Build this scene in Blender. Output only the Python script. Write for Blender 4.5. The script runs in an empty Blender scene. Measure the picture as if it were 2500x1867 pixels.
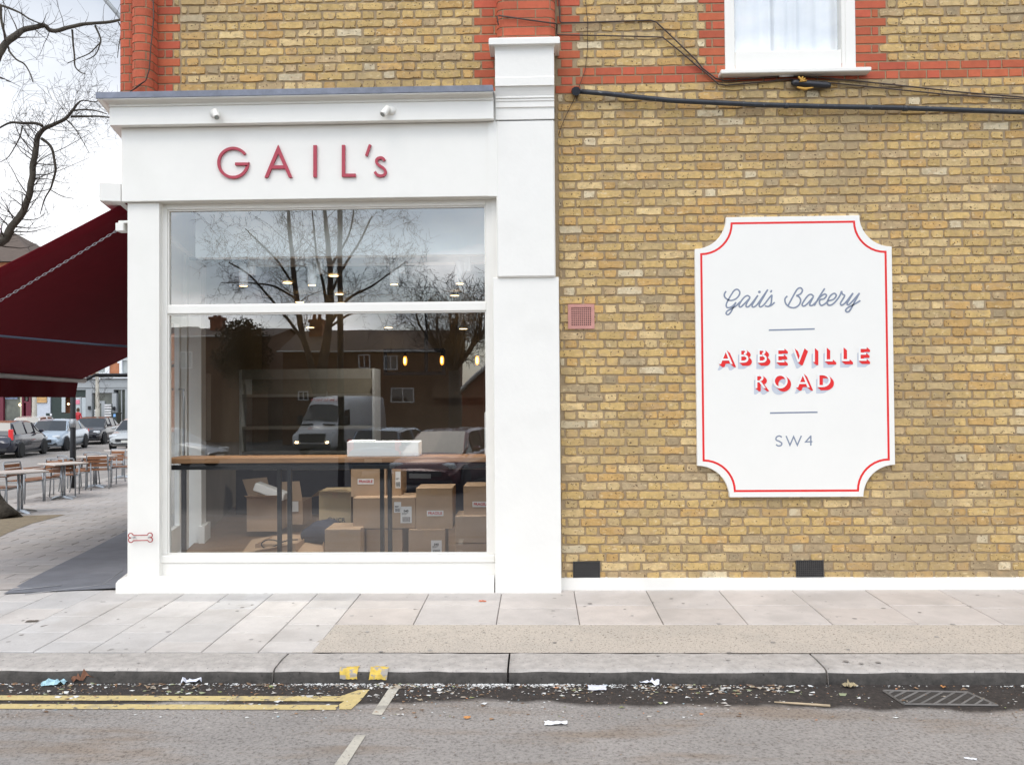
import bpy, math, random
from mathutils import Vector, Matrix, noise
R=math.radians
rnd=random.Random(7)
SC=bpy.context.scene
COL=SC.collection
# ------------------------------------------------------------------ camera
D_=7.2; CH=1.64; F_=2090.0; YAW,PITCH,ROLL=R(1.72),R(1.0),R(-.44)
def cam_axes():
    cy,sy=math.cos(YAW),math.sin(YAW)
    f=Vector((-sy*math.cos(PITCH),cy*math.cos(PITCH),math.sin(PITCH)))
    r=Vector((cy,sy,0)); u=r.cross(f); c,s=math.cos(ROLL),math.sin(ROLL)
    return c*r+s*u, -s*r+c*u, f
AR,AU,AF=cam_axes()
cam=bpy.data.cameras.new("camera"); co=bpy.data.objects.new("camera",cam); COL.objects.link(co)
m=Matrix((AR,AU,-AF)).transposed().to_4x4(); m.translation=Vector((0,-D_,CH)); co.matrix_world=m
cam.sensor_width=36; cam.lens=F_/2500*36; cam.clip_end=2000; cam.clip_start=.05
SC.camera=co
# ------------------------------------------------------------------ world
SUN_EL,SUN_AZ=R(58),R(205)      # sun in the south-south-west, behind the camera
w=bpy.data.worlds.new("World"); SC.world=w; w.use_nodes=True
nt=w.node_tree; N=nt.nodes; L=nt.links; N.clear()
sky=N.new('ShaderNodeTexSky'); sky.sky_type='NISHITA'; sky.sun_disc=False; sky.sun_elevation=SUN_EL; sky.sun_rotation=SUN_AZ
sky.air_density=1.2; sky.dust_density=1.5
tc=N.new('ShaderNodeTexCoord'); mp=N.new('ShaderNodeMapping'); mp.inputs['Scale'].default_value=(1,1,2.2); mp.inputs['Location'].default_value=(3.1,.7,0.2)
nz=N.new('ShaderNodeTexNoise'); nz.inputs['Scale'].default_value=3.6; nz.inputs['Detail'].default_value=9; nz.inputs['Roughness'].default_value=.55
rp=N.new('ShaderNodeValToRGB'); rp.color_ramp.elements[0].position=.43; rp.color_ramp.elements[1].position=.55; rp.color_ramp.elements[0].color=(.28,.28,.28,1); rp.color_ramp.elements[1].color=(.95,.95,.95,1)
L.new(tc.outputs['Generated'],mp.inputs[0]); L.new(mp.outputs[0],nz.inputs[0]); 
sy=N.new('ShaderNodeSeparateXYZ'); L.new(tc.outputs['Generated'],sy.inputs[0])
my=N.new('ShaderNodeMath'); my.operation='MULTIPLY_ADD'; my.inputs[1].default_value=.07; L.new(sy.outputs[1],my.inputs[0]); L.new(nz.outputs[0],my.inputs[2]); L.new(my.outputs[0],rp.inputs[0])
nz2=N.new('ShaderNodeTexNoise'); nz2.inputs['Scale'].default_value=5; nz2.inputs['Detail'].default_value=6
L.new(mp.outputs[0],nz2.inputs[0])
cr=N.new('ShaderNodeValToRGB'); cr.color_ramp.elements[0].position=.35; cr.color_ramp.elements[1].position=.65
cr.color_ramp.elements[0].color=(5.2,5.8,6.8,1); cr.color_ramp.elements[1].color=(17,17,17,1)
L.new(nz2.outputs[0],cr.inputs[0])
mx=N.new('ShaderNodeMixRGB'); L.new(rp.outputs[0],mx.inputs[0]); L.new(sky.outputs[0],mx.inputs[1]); L.new(cr.outputs[0],mx.inputs[2])
bg=N.new('ShaderNodeBackground'); bg.inputs[1].default_value=.12; out=N.new('ShaderNodeOutputWorld')
mn=N.new('ShaderNodeValToRGB'); e_=mn.color_ramp.elements; e_[0].position=.22; e_[0].color=(12,12.1,12.3,1); e_[1].position=.40; e_[1].color=(5.3,5.9,6.9,1); L.new(sy.outputs[2],mn.inputs[0])
mf=N.new('ShaderNodeMapRange'); mf.inputs[1].default_value=0; mf.inputs[2].default_value=.6; mf.inputs[4].default_value=.86; L.new(sy.outputs[1],mf.inputs[0])
mb_=N.new('ShaderNodeMixRGB'); L.new(mn.outputs[0],mb_.inputs[2]); L.new(mf.outputs[0],mb_.inputs[0]); L.new(mx.outputs[0],mb_.inputs[1])
ms_=N.new('ShaderNodeMapRange'); ms_.inputs[1].default_value=.1; ms_.inputs[2].default_value=-.5; ms_.inputs[3].default_value=1; ms_.inputs[4].default_value=2.05; L.new(sy.outputs[1],ms_.inputs[0])
sc0=N.new('ShaderNodeVectorMath'); sc0.operation='SCALE'; L.new(mb_.outputs[0],sc0.inputs[0]); L.new(ms_.outputs[0],sc0.inputs['Scale'])
L.new(sc0.outputs[0],bg.inputs[0]); L.new(bg.outputs[0],out.inputs[0])
sl=bpy.data.lights.new("sun",'SUN'); sl.energy=1.0; sl.angle=R(26); sl.color=(1,.95,.86)
so=bpy.data.objects.new("sun",sl); COL.objects.link(so)
sd=Vector((math.sin(SUN_AZ)*math.cos(SUN_EL),math.cos(SUN_AZ)*math.cos(SUN_EL),math.sin(SUN_EL)))
so.rotation_euler=sd.to_track_quat('Z','Y').to_euler()
SC.view_settings.view_transform='Standard'; SC.view_settings.look='None'; SC.view_settings.exposure=-.09; SC.view_settings.gamma=1
SC.render.engine='CYCLES'; SC.cycles.max_bounces=8; SC.cycles.transparent_max_bounces=12; SC.cycles.use_denoising=True
SC.cycles.caustics_reflective=False; SC.cycles.caustics_refractive=False
# ------------------------------------------------------------------ helpers
def ray(px,py):
    return F_*AF+AR*(px-1250)-AU*(py-933.5)
def P(px,py,Y=0.0):                      # survey point: photo pixel on the plane y=Y
    d=ray(px,py); t=(Y+D_)/d.y
    return Vector((t*d.x,Y,CH+t*d.z))
def M(px,py,Y):                          # the real place of something mirrored in the window glass
    p=P(px,py,Y); return Vector((p.x,-p.y,p.z))
ANG=R(12.5); DS=Vector((-math.sin(ANG),math.cos(ANG),0)); DE=Vector((-math.cos(ANG),-math.sin(ANG),0))  # along the side street, out from the shop's west front
CORN=Vector((-3.45,-.10,0))
def gz(y):                               # pavement level: falls away down the side street, and south of the crossing
    if y>0:
        a=min(y,9.0); s=a/9.0
        return -.38*(s*.7+.3*s*s*(3-2*s))-.006*max(0,min(y,60)-9)
    if y<-6: return -.42*min(1,(-6-y)/3.5)-.40*max(0,min(1,(-10-y)/18))
    return 0.0
def G(px,py,dz=0.0):
    d=ray(px,py); t=.3
    z=0
    for i in range(60):
        tt=(z+dz-CH)/d.z
        z=gz(-D_+tt*d.y)*.5+z*.5
    tt=(z+dz-CH)/d.z
    return Vector((tt*d.x,-D_+tt*d.y,z+dz))
RZ=-.085
def pz(y): return .034*max(0,min(1,(y+1.665)/1.53))*(1-max(0,min(1,y/2.5)))
def srgb(r,g,b):
    f=lambda c:(c/255/12.92 if c/255<.04045 else ((c/255+.055)/1.055)**2.4)
    return (f(r),f(g),f(b))
def mat(name,col=(.5,.5,.5),rough=.6,metal=0,patches=(),var=.12,vscale=6,bump=0,bscale=60,attr=False,spec=.5,emit=None,stretch=None,coat=0,speck=0,speckscale=120,speckcol=(.02,.015,.01)):
    mt=bpy.data.materials.new(name); mt.use_nodes=True; t=mt.node_tree; n=t.nodes; l=t.links
    b=n['Principled BSDF']; b.inputs['Roughness'].default_value=rough; b.inputs['Metallic'].default_value=metal
    b.inputs['Specular IOR Level'].default_value=spec; b.inputs['Coat Weight'].default_value=coat
    tc=n.new('ShaderNodeTexCoord'); src=tc.outputs['Object']
    if stretch:
        mp=n.new('ShaderNodeMapping'); mp.inputs['Scale'].default_value=stretch; l.new(src,mp.inputs[0]); src=mp.outputs[0]
    if attr:
        a=n.new('ShaderNodeAttribute'); a.attribute_name='Col'; cs=a.outputs['Color']
    else:
        c=n.new('ShaderNodeRGB'); c.outputs[0].default_value=(*col,1); cs=c.outputs[0]
    if var>0:
        z=n.new('ShaderNodeTexNoise'); z.inputs['Scale'].default_value=vscale; z.inputs['Detail'].default_value=8; z.inputs['Roughness'].default_value=.65; l.new(src,z.inputs[0])
        mr=n.new('ShaderNodeMapRange'); mr.inputs[1].default_value=.3; mr.inputs[2].default_value=.7; mr.inputs[3].default_value=1-var; mr.inputs[4].default_value=1+var; l.new(z.outputs[0],mr.inputs[0])
        mm=n.new('ShaderNodeVectorMath'); mm.operation='SCALE'; l.new(cs,mm.inputs[0]); l.new(mr.outputs[0],mm.inputs['Scale']); cs=mm.outputs[0]
    for (ps,pt,pc,pf,pst) in patches:
        s2=src
        if pst:
            mp=n.new('ShaderNodeMapping'); mp.inputs['Scale'].default_value=pst; mp.inputs['Location'].default_value=(ps,ps*.3,1); l.new(src,mp.inputs[0]); s2=mp.outputs[0]
        z=n.new('ShaderNodeTexNoise'); z.inputs['Scale'].default_value=ps; z.inputs['Detail'].default_value=5; l.new(s2,z.inputs[0])
        cr=n.new('ShaderNodeValToRGB'); cr.color_ramp.elements[0].position=pt; cr.color_ramp.elements[1].position=pt+.10; cr.color_ramp.elements[1].color=(pf,pf,pf,1); l.new(z.outputs[0],cr.inputs[0])
        mx=n.new('ShaderNodeMixRGB'); mx.inputs[2].default_value=(*pc,1); l.new(cr.outputs[0],mx.inputs[0]); l.new(cs,mx.inputs[1]); cs=mx.outputs[0]
    if speck>0:
        z=n.new('ShaderNodeTexNoise'); z.inputs['Scale'].default_value=speckscale; z.inputs['Detail'].default_value=3; l.new(src,z.inputs[0])
        cr=n.new('ShaderNodeValToRGB'); cr.color_ramp.elements[0].position=1-speck-.03; cr.color_ramp.elements[1].position=1-speck+.03; l.new(z.outputs[0],cr.inputs[0])
        mx=n.new('ShaderNodeMixRGB'); mx.inputs[2].default_value=(*speckcol,1); l.new(cr.outputs[0],mx.inputs[0]); l.new(cs,mx.inputs[1]); cs=mx.outputs[0]
    l.new(cs,b.inputs['Base Color'])
    if emit:
        b.inputs['Emission Color'].default_value=(*emit[0],1); b.inputs['Emission Strength'].default_value=emit[1]
    if bump>0:
        z=n.new('ShaderNodeTexNoise'); z.inputs['Scale'].default_value=bscale; z.inputs['Detail'].default_value=6; l.new(src,z.inputs[0])
        bp=n.new('ShaderNodeBump'); bp.inputs['Strength'].default_value=1; bp.inputs['Distance'].default_value=bump; l.new(z.outputs[0],bp.inputs['Height']); l.new(bp.outputs[0],b.inputs['Normal'])
    return mt
def glassmat(name,ior,tint,rough=0.0):
    mt=bpy.data.materials.new(name); mt.use_nodes=True; t=mt.node_tree; n=t.nodes; l=t.links; n.remove(n['Principled BSDF'])
    o=n['Material Output']; tr=n.new('ShaderNodeBsdfTransparent'); tr.inputs[0].default_value=(*tint,1)
    g=n.new('ShaderNodeBsdfGlossy'); g.inputs['Roughness'].default_value=rough; g.inputs[0].default_value=(1,1,1,1)
    ge=n.new('ShaderNodeNewGeometry'); dt=n.new('ShaderNodeVectorMath'); dt.operation='DOT_PRODUCT'; l.new(ge.outputs['Incoming'],dt.inputs[0]); l.new(ge.outputs['Normal'],dt.inputs[1])
    ab=n.new('ShaderNodeMath'); ab.operation='ABSOLUTE'; l.new(dt.outputs['Value'],ab.inputs[0]); om=n.new('ShaderNodeMath'); om.operation='SUBTRACT'; om.inputs[0].default_value=1; l.new(ab.outputs[0],om.inputs[1])
    pw_=n.new('ShaderNodeMath'); pw_.operation='POWER'; pw_.inputs[1].default_value=5; l.new(om.outputs[0],pw_.inputs[0])
    F0=((ior-1)/(ior+1))**2; f=n.new('ShaderNodeMath'); f.operation='MULTIPLY_ADD'; f.inputs[1].default_value=1-F0; f.inputs[2].default_value=F0; l.new(pw_.outputs[0],f.inputs[0])
    # slight waviness of the pane
    z=n.new('ShaderNodeTexNoise'); z.inputs['Scale'].default_value=1.1; tc=n.new('ShaderNodeTexCoord'); l.new(tc.outputs['Object'],z.inputs[0])
    bp=n.new('ShaderNodeBump'); bp.inputs['Distance'].default_value=.0008; l.new(z.outputs[0],bp.inputs['Height']); l.new(bp.outputs[0],g.inputs['Normal'])
    m=n.new('ShaderNodeMixShader'); l.new(f.outputs[0],m.inputs[0]); l.new(tr.outputs[0],m.inputs[1]); l.new(g.outputs[0],m.inputs[2]); l.new(m.outputs[0],o.inputs[0])
    return mt
class MB:
    def __init__(s): s.v=[]; s.f=[]; s.c=[]; s.mi=[]; s.col=(1,1,1); s.m=0; s.sm=[]; s.smooth=False
    def face(s,idx): s.f.append(idx); s.c.append(s.col); s.mi.append(s.m); s.sm.append(s.smooth)
    def poly(s,pts):
        k=len(s.v); s.v+= [tuple(p) for p in pts]; s.face(tuple(range(k,k+len(pts))))
    def box(s,x0,y0,z0,x1,y1,z1,T=None,ch=0):
        x0,x1=sorted((x0,x1)); y0,y1=sorted((y0,y1)); z0,z1=sorted((z0,z1))
        if ch>0:
            return s.chbox(x0,y0,z0,x1,y1,z1,ch,T)
        p=[(x0,y0,z0),(x1,y0,z0),(x1,y1,z0),(x0,y1,z0),(x0,y0,z1),(x1,y0,z1),(x1,y1,z1),(x0,y1,z1)]
        if T: p=[tuple(T@Vector(q)) for q in p]
        k=len(s.v); s.v+=p
        for q in ((0,3,2,1),(4,5,6,7),(0,1,5,4),(1,2,6,5),(2,3,7,6),(3,0,4,7)): s.face(tuple(k+i for i in q))
    def chbox(s,x0,y0,z0,x1,y1,z1,c,T=None):
        c=min(c,(x1-x0)*.49,(y1-y0)*.49,(z1-z0)*.49)
        bm={}
        k=len(s.v); X=(x0,x1);Y=(y0,y1);Z=(z0,z1); idx={}
        for i in (0,1):
            for j in (0,1):
                for h in (0,1):
                    for a in (0,1,2):
                        q=[X[i],Y[j],Z[h]]; sg=[1 if i==0 else -1,1 if j==0 else -1,1 if h==0 else -1]
                        for b in (0,1,2):
                            if b!=a: q[b]+=sg[b]*c
                        idx[(i,j,h,a)]=len(s.v); q=Vector(q); s.v.append(tuple(T@q if T else q))
        ctr=Vector(((x0+x1)/2,(y0+y1)/2,(z0+z1)/2))
        if T: ctr=T@ctr
        def F(l):
            pts=[Vector(s.v[i]) for i in l]; nn=(pts[1]-pts[0]).cross(pts[2]-pts[0]); cc=sum(pts,Vector())/len(pts)
            if nn.dot(cc-ctr)<0: l=l[::-1]
            s.face(tuple(l))
        for a in (0,1,2):
            b,d=[q for q in (0,1,2) if q!=a]
            for sgn in (0,1):
                l=[]
                for (p,q) in ((0,0),(1,0),(1,1),(0,1)):
                    key=[0,0,0]; key[a]=sgn; key[b]=p; key[d]=q; l.append(idx[(*key,a)])
                F(l)
            for p in (0,1):
                for q in (0,1):
                    k0=[0,0,0];k1=[0,0,0]; k0[a]=0;k1[a]=1;k0[b]=k1[b]=p;k0[d]=k1[d]=q
                    F([idx[(*k0,b)],idx[(*k1,b)],idx[(*k1,d)],idx[(*k0,d)]])
        for i in (0,1):
            for j in (0,1):
                for h in (0,1): F([idx[(i,j,h,0)],idx[(i,j,h,1)],idx[(i,j,h,2)]])
    def tube(s,pts,rad,n=8,cap=True,smooth=True):
        pts=[Vector(p) for p in pts]
        if not hasattr(rad,'__len__'): rad=[rad]*len(pts)
        old=s.smooth; s.smooth=smooth
        rings=[]; up=None
        for i,p in enumerate(pts):
            t=(pts[min(i+1,len(pts)-1)]-pts[max(i-1,0)])
            if t.length<1e-9: t=Vector((0,0,1))
            t.normalize()
            if up is None: up=Vector((0,0,1)) if abs(t.z)<.9 else Vector((1,0,0))
            a=t.cross(up); 
            if a.length<1e-6: a=t.orthogonal()
            a.normalize(); b=a.cross(t); up=b
            k=len(s.v)
            for j in range(n):
                g=2*math.pi*j/n; s.v.append(tuple(p+a*math.cos(g)*rad[i]+b*math.sin(g)*rad[i]))
            rings.append(k)
        for i in range(len(rings)-1):
            for j in range(n):
                s.face((rings[i]+j,rings[i]+(j+1)%n,rings[i+1]+(j+1)%n,rings[i+1]+j))
        s.smooth=False
        if cap:
            s.face(tuple(rings[0]+j for j in range(n))[::-1]); s.face(tuple(rings[-1]+j for j in range(n)))
        s.smooth=old
    def lathe(s,prof,c,n=20,axis='z',T=None):
        old=s.smooth; s.smooth=True
        k=len(s.v)
        for (r,h) in prof:
            for j in range(n):
                g=2*math.pi*j/n; q=Vector((r*math.cos(g),r*math.sin(g),h))
                if axis=='y': q=Vector((q.x,q.z,q.y))
                if axis=='x': q=Vector((q.z,q.x,q.y))
                q=q+Vector(c)
                s.v.append(tuple(T@q if T else q))
        for i in range(len(prof)-1):
            for j in range(n): s.face((k+i*n+j,k+i*n+(j+1)%n,k+(i+1)*n+(j+1)%n,k+(i+1)*n+j))
        s.smooth=old
        if prof[0][0]>1e-4: s.face(tuple(k+j for j in range(n))[::-1])
        if prof[-1][0]>1e-4: s.face(tuple(k+(len(prof)-1)*n+j for j in range(n)))
    def prism(s,outline,y0,y1):            # outline in (x,z), front at y0
        n=len(outline); k=len(s.v)
        s.v+=[(x,y0,z) for x,z in outline]+[(x,y1,z) for x,z in outline]
        s.face(tuple(k+i for i in range(n))); s.face(tuple(k+n+i for i in range(n))[::-1])
        for i in range(n): s.face((k+i,k+n+i,k+n+(i+1)%n,k+(i+1)%n))
    def ribbon(s,pts,wd,y0,y1,closed=False):  # flat stroke in the x-z plane
        n=len(pts); pts=[Vector((p[0],p[1])) for p in pts]; Lf=[];Rt=[]
        for i in range(n):
            if closed: a=pts[(i-1)%n]; b=pts[(i+1)%n]
            else: a=pts[max(i-1,0)]; b=pts[min(i+1,n-1)]
            d1=(pts[i]-a); d2=(b-pts[i])
            if d1.length<1e-9: d1=d2
            if d2.length<1e-9: d2=d1
            d1=d1.normalized(); d2=d2.normalized(); t=(d1+d2); 
            if t.length<1e-6: t=d1
            t.normalize(); nn=Vector((-t.y,t.x)); c=max(.35,nn.dot(Vector((-d1.y,d1.x))))
            Lf.append(pts[i]+nn*wd/2/c); Rt.append(pts[i]-nn*wd/2/c)
        rng=range(n if closed else n-1)
        k=len(s.v)
        for q in Lf: s.v.append((q.x,y0,q.y))
        for q in Rt: s.v.append((q.x,y0,q.y))
        for q in Lf: s.v.append((q.x,y1,q.y))
        for q in Rt: s.v.append((q.x,y1,q.y))
        for i in rng:
            j=(i+1)%n
            s.face((k+i,k+n+i,k+n+j,k+j)); s.face((k+i,k+j,k+2*n+j,k+2*n+i)); s.face((k+n+i,k+3*n+i,k+3*n+j,k+n+j))
        if not closed:
            s.face((k,k+2*n,k+3*n,k+n)); e=n-1; s.face((k+e,k+n+e,k+3*n+e,k+2*n+e))
    def build(s,name,mats,parent=None,world=True,bevel=0):
        if not isinstance(mats,(list,tuple)): mats=[mats]
        me=bpy.data.meshes.new(name)
        off=Vector((0,0,0))
        v=s.v
        if parent is not None and world:
            q=parent; T=Matrix.Identity(4)
            chain=[]
            while q is not None: chain.append(q); q=q.parent
            for q in reversed(chain): T=T@q.matrix_basis
            Ti=T.inverted(); v=[tuple(Ti@Vector(p)) for p in v]
        me.from_pydata(v,[],s.f)
        for m_ in mats: me.materials.append(m_)
        me.polygons.foreach_set('material_index',s.mi)
        me.polygons.foreach_set('use_smooth',s.sm)
        if any(c!=(1,1,1) for c in s.c):
            a=me.attributes.new('Col','FLOAT_COLOR','FACE')
            fl=[]
            for c in s.c: fl+= [c[0],c[1],c[2],1]
            a.data.foreach_set('color',fl)
        me.update()
        o=bpy.data.objects.new(name,me); COL.objects.link(o)
        if parent is not None: o.parent=parent
        if bevel>0:
            b=o.modifiers.new('bevel','BEVEL'); b.width=bevel; b.segments=2; b.limit_method='ANGLE'
        return o
def thing(name,label,cat,loc=(0,0,0),rz=0,group=None):
    o=bpy.data.objects.new(name,None); COL.objects.link(o); o.empty_display_size=.1
    o.location=loc; o.rotation_euler=(0,0,rz); o['label']=label; o['category']=cat
    if group: o['group']=group
    return o
def tag(o,label,cat,group=None,kind=None):
    if label: o['label']=label
    if cat: o['category']=cat
    if group: o['group']=group
    if kind: o['kind']=kind
    return o
def struct(o,label=None,kind='structure'):
    o['kind']=kind
    if label: o['label']=label; 
    return o
def dup(root,loc,rz,label,group=None):
    c=root.copy(); COL.objects.link(c); c.location=loc; c.rotation_euler=(0,0,rz); c['label']=label
    if group: c['group']=group
    def rec(a,b):
        for ch in list(a.children):
            if ch.name.startswith('~'): continue
            d=ch.copy(); COL.objects.link(d); d.parent=b; rec(ch,d)
    rec(root,c); return c
def text_mesh(s_,size,x,z,y,align='CENTER',bold=0,shear=0,depth=0.0,flipx=False,face=None):
    """lettering as flat mesh verts in the x-z plane facing -y; returns MB"""
    cu=bpy.data.curves.new('t','FONT'); cu.body=s_; cu.size=size; cu.align_x=align; cu.align_y='CENTER'; cu.offset=bold; cu.shear=shear; cu.resolution_u=4
    o=bpy.data.objects.new('t',cu); COL.objects.link(o)
    dg=bpy.context.evaluated_depsgraph_get(); me=bpy.data.meshes.new_from_object(o.evaluated_get(dg))
    b=MB(); k=-1 if flipx else 1
    for v in me.vertices: b.v.append((x+k*v.co.x,y,z+v.co.y))
    for p in me.polygons: b.face(tuple(p.vertices))
    bpy.data.objects.remove(o); bpy.data.curves.remove(cu); bpy.data.meshes.remove(me)
    return b
def crspline(pts,k=5,closed=False):
    out=[]; n=len(pts)
    for i in range(n-1):
        p0=pts[max(i-1,0)];p1=pts[i];p2=pts[i+1];p3=pts[min(i+2,n-1)]
        for j in range(k):
            t=j/k
            out.append(tuple(.5*((2*b)+(-a+c)*t+(2*a-5*b+4*c-d)*t*t+(-a+3*b-3*c+d)*t**3) for a,b,c,d in zip(p0,p1,p2,p3)))
    out.append(tuple(pts[-1])); return out
def hull(pts):
    pts=sorted(set((round(a,6),round(b,6)) for a,b in pts))
    def half(ps):
        h=[]
        for p in ps:
            while len(h)>1 and (h[-1][0]-h[-2][0])*(p[1]-h[-2][1])-(h[-1][1]-h[-2][1])*(p[0]-h[-2][0])<=0: h.pop()
            h.append(p)
        return h[:-1]
    return half(pts)+half(pts[::-1])
# ------------------------------------------------------------------ materials
MW=mat('white_render',(.80,.785,.74),.55,patches=((1.6,.56,(.75,.735,.69),.6,None),),var=.025,vscale=3,bump=.0012,bscale=25)
MWG=mat('white_gloss_paint',(.80,.783,.732),.35,patches=((1.3,.58,(.76,.745,.69),.6,None),),var=.02,vscale=4,bump=.0004,bscale=12)
MMORT=mat('mortar',(.34,.255,.155),.95,var=.16,vscale=9,bump=.004,bscale=90)
MBRICK=mat('brick_faces',attr=True,rough=.9,patches=((9,.55,(.45,.305,.165),.55,(1,1,1.6)),(11,.57,(.37,.275,.155),.45,(1,1,1.5)),(26,.60,(.66,.52,.30),.8,(1,1,1.8)),(1.1,.54,(.31,.235,.135),.42,(1,1,1))),var=.2,vscale=22,bump=.0035,bscale=70,speck=.335,speckscale=55,speckcol=(.09,.055,.03))
MBRED=mat('red_brick_faces',attr=True,rough=.85,var=.1,vscale=18,bump=.0015,bscale=90)
MLEAD=mat('lead_sheet',(.19,.205,.25),.5,metal=.3,var=.25,vscale=9,bump=.002,bscale=7)
MGLASS=glassmat('shop_glass',2.65,(.86,.88,.87))
MGL2=glassmat('window_glass',2.1,(.93,.95,.96))
MLET=mat('crimson_letter',(.40,.042,.068),.5,var=.05,vscale=30)
MRED=mat('sign_red',(.72,.012,.012),.5,var=.03)
MSG=mat('sign_grey',(.21,.245,.32),.6,var=.1,vscale=40)
MSS=mat('sign_shadow_grey',(.52,.55,.62),.6,var=.03)
MBLK=mat('black_metal',(.012,.012,.014),.4,var=.2,vscale=20)
MIRON=mat('cast_iron',(.045,.042,.04),.6,var=.3,vscale=20,bump=.001)
MDARK=mat('dark_void',(.006,.006,.006),.9,var=0)
MPIPE=mat('black_pipe',(.022,.026,.034),.45,var=.4,vscale=14,bump=.001,bscale=40,speck=.3,speckscale=30,speckcol=(.16,.17,.18))
MCAB=mat('brown_cable',(.055,.035,.028),.6,var=.3,vscale=30)
MPAV=mat('paving_stone',attr=True,rough=.85,patches=((1.4,.52,(.38,.35,.32),.45,None),(5,.66,(.30,.27,.24),.5,None)),var=.09,vscale=5,bump=.002,bscale=50,speck=.27,speckscale=9,speckcol=(.2,.18,.16))
MJOINT=mat('joint_sand',(.09,.075,.06),.95,var=.3,vscale=20)
MTARP=mat('pavement_tarmac',(.49,.435,.37),.9,var=.10,vscale=45,patches=((2.2,.5,(.44,.395,.34),.6,None),),bump=.004,bscale=120,speck=.38,speckscale=75,speckcol=(.2,.17,.14))
MSLATE=mat('slate_paving',(.185,.195,.22),.6,var=.18,vscale=3,bump=.001)
MEARTH=mat('earth',(.25,.20,.13),.95,var=.3,vscale=12,bump=.006,bscale=40)
MYEL=mat('yellow_paint',(.58,.46,.21),.7,var=.12,vscale=25,bump=.001,patches=((6,.54,(.30,.26,.19),.75,None),),speck=.36,speckscale=30,speckcol=(.17,.15,.125))
MYELK=mat('yellow_kerb_paint',(.60,.42,.08),.8,var=.35,vscale=18,speck=.47,speckscale=22,speckcol=(.34,.31,.27))
MWHP=mat('white_road_paint',(.50,.47,.40),.7,patches=((7,.54,(.28,.26,.23),.7,None),),var=.12,vscale=25,speck=.33,speckscale=60,speckcol=(.2,.18,.16))
MWOOD=mat('teak_slats',(.27,.115,.05),.5,var=.3,vscale=8,stretch=(1,6,6))
MALU=mat('brushed_aluminium',(.42,.44,.46),.35,metal=.85,var=.08)
MALUD=mat('aluminium_tube',(.34,.36,.38),.45,metal=.5,var=.08)
MTOP=mat('table_laminate',(.62,.56,.50),.35,var=.05)
MCARD=mat('cardboard',(.42,.29,.19),.8,var=.07,vscale=5,bump=.0006,bscale=30)
MCARD2=mat('pale_cardboard',(.42,.32,.19),.8,var=.07,vscale=5)
MTAPE=mat('parcel_tape',(.42,.28,.17),.35,var=.05)
MPAPER=mat('white_label',(.78,.78,.8),.6,var=.02)
MINK=mat('black_ink',(.02,.02,.025),.6,var=0)
MINKR=mat('red_ink',(.5,.03,.03),.6,var=0)
MFOAM=mat('polystyrene',(.93,.93,.92),.8,var=.02,bump=.001,bscale=100)
MCOUNT=mat('counter_wood',(.36,.19,.09),.45,var=.25,vscale=5,stretch=(1,12,12))
MBARK=mat('bark',(.062,.053,.04),.9,var=.45,vscale=10,bump=.02,bscale=20)
MTWIG=mat('twig_bark',(.05,.038,.032),.9,var=.2)
MBIRCH=mat('birch_bark',(.5,.47,.4),.8,var=.3,vscale=9,stretch=(1,1,4))
MAWN=mat('maroon_canvas',(.15,.010,.018),.9,var=.08,vscale=8,bump=.0008,bscale=300,spec=.1)
MPOST=mat('black_post_paint',(.010,.011,.014),.6,var=.2)
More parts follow.
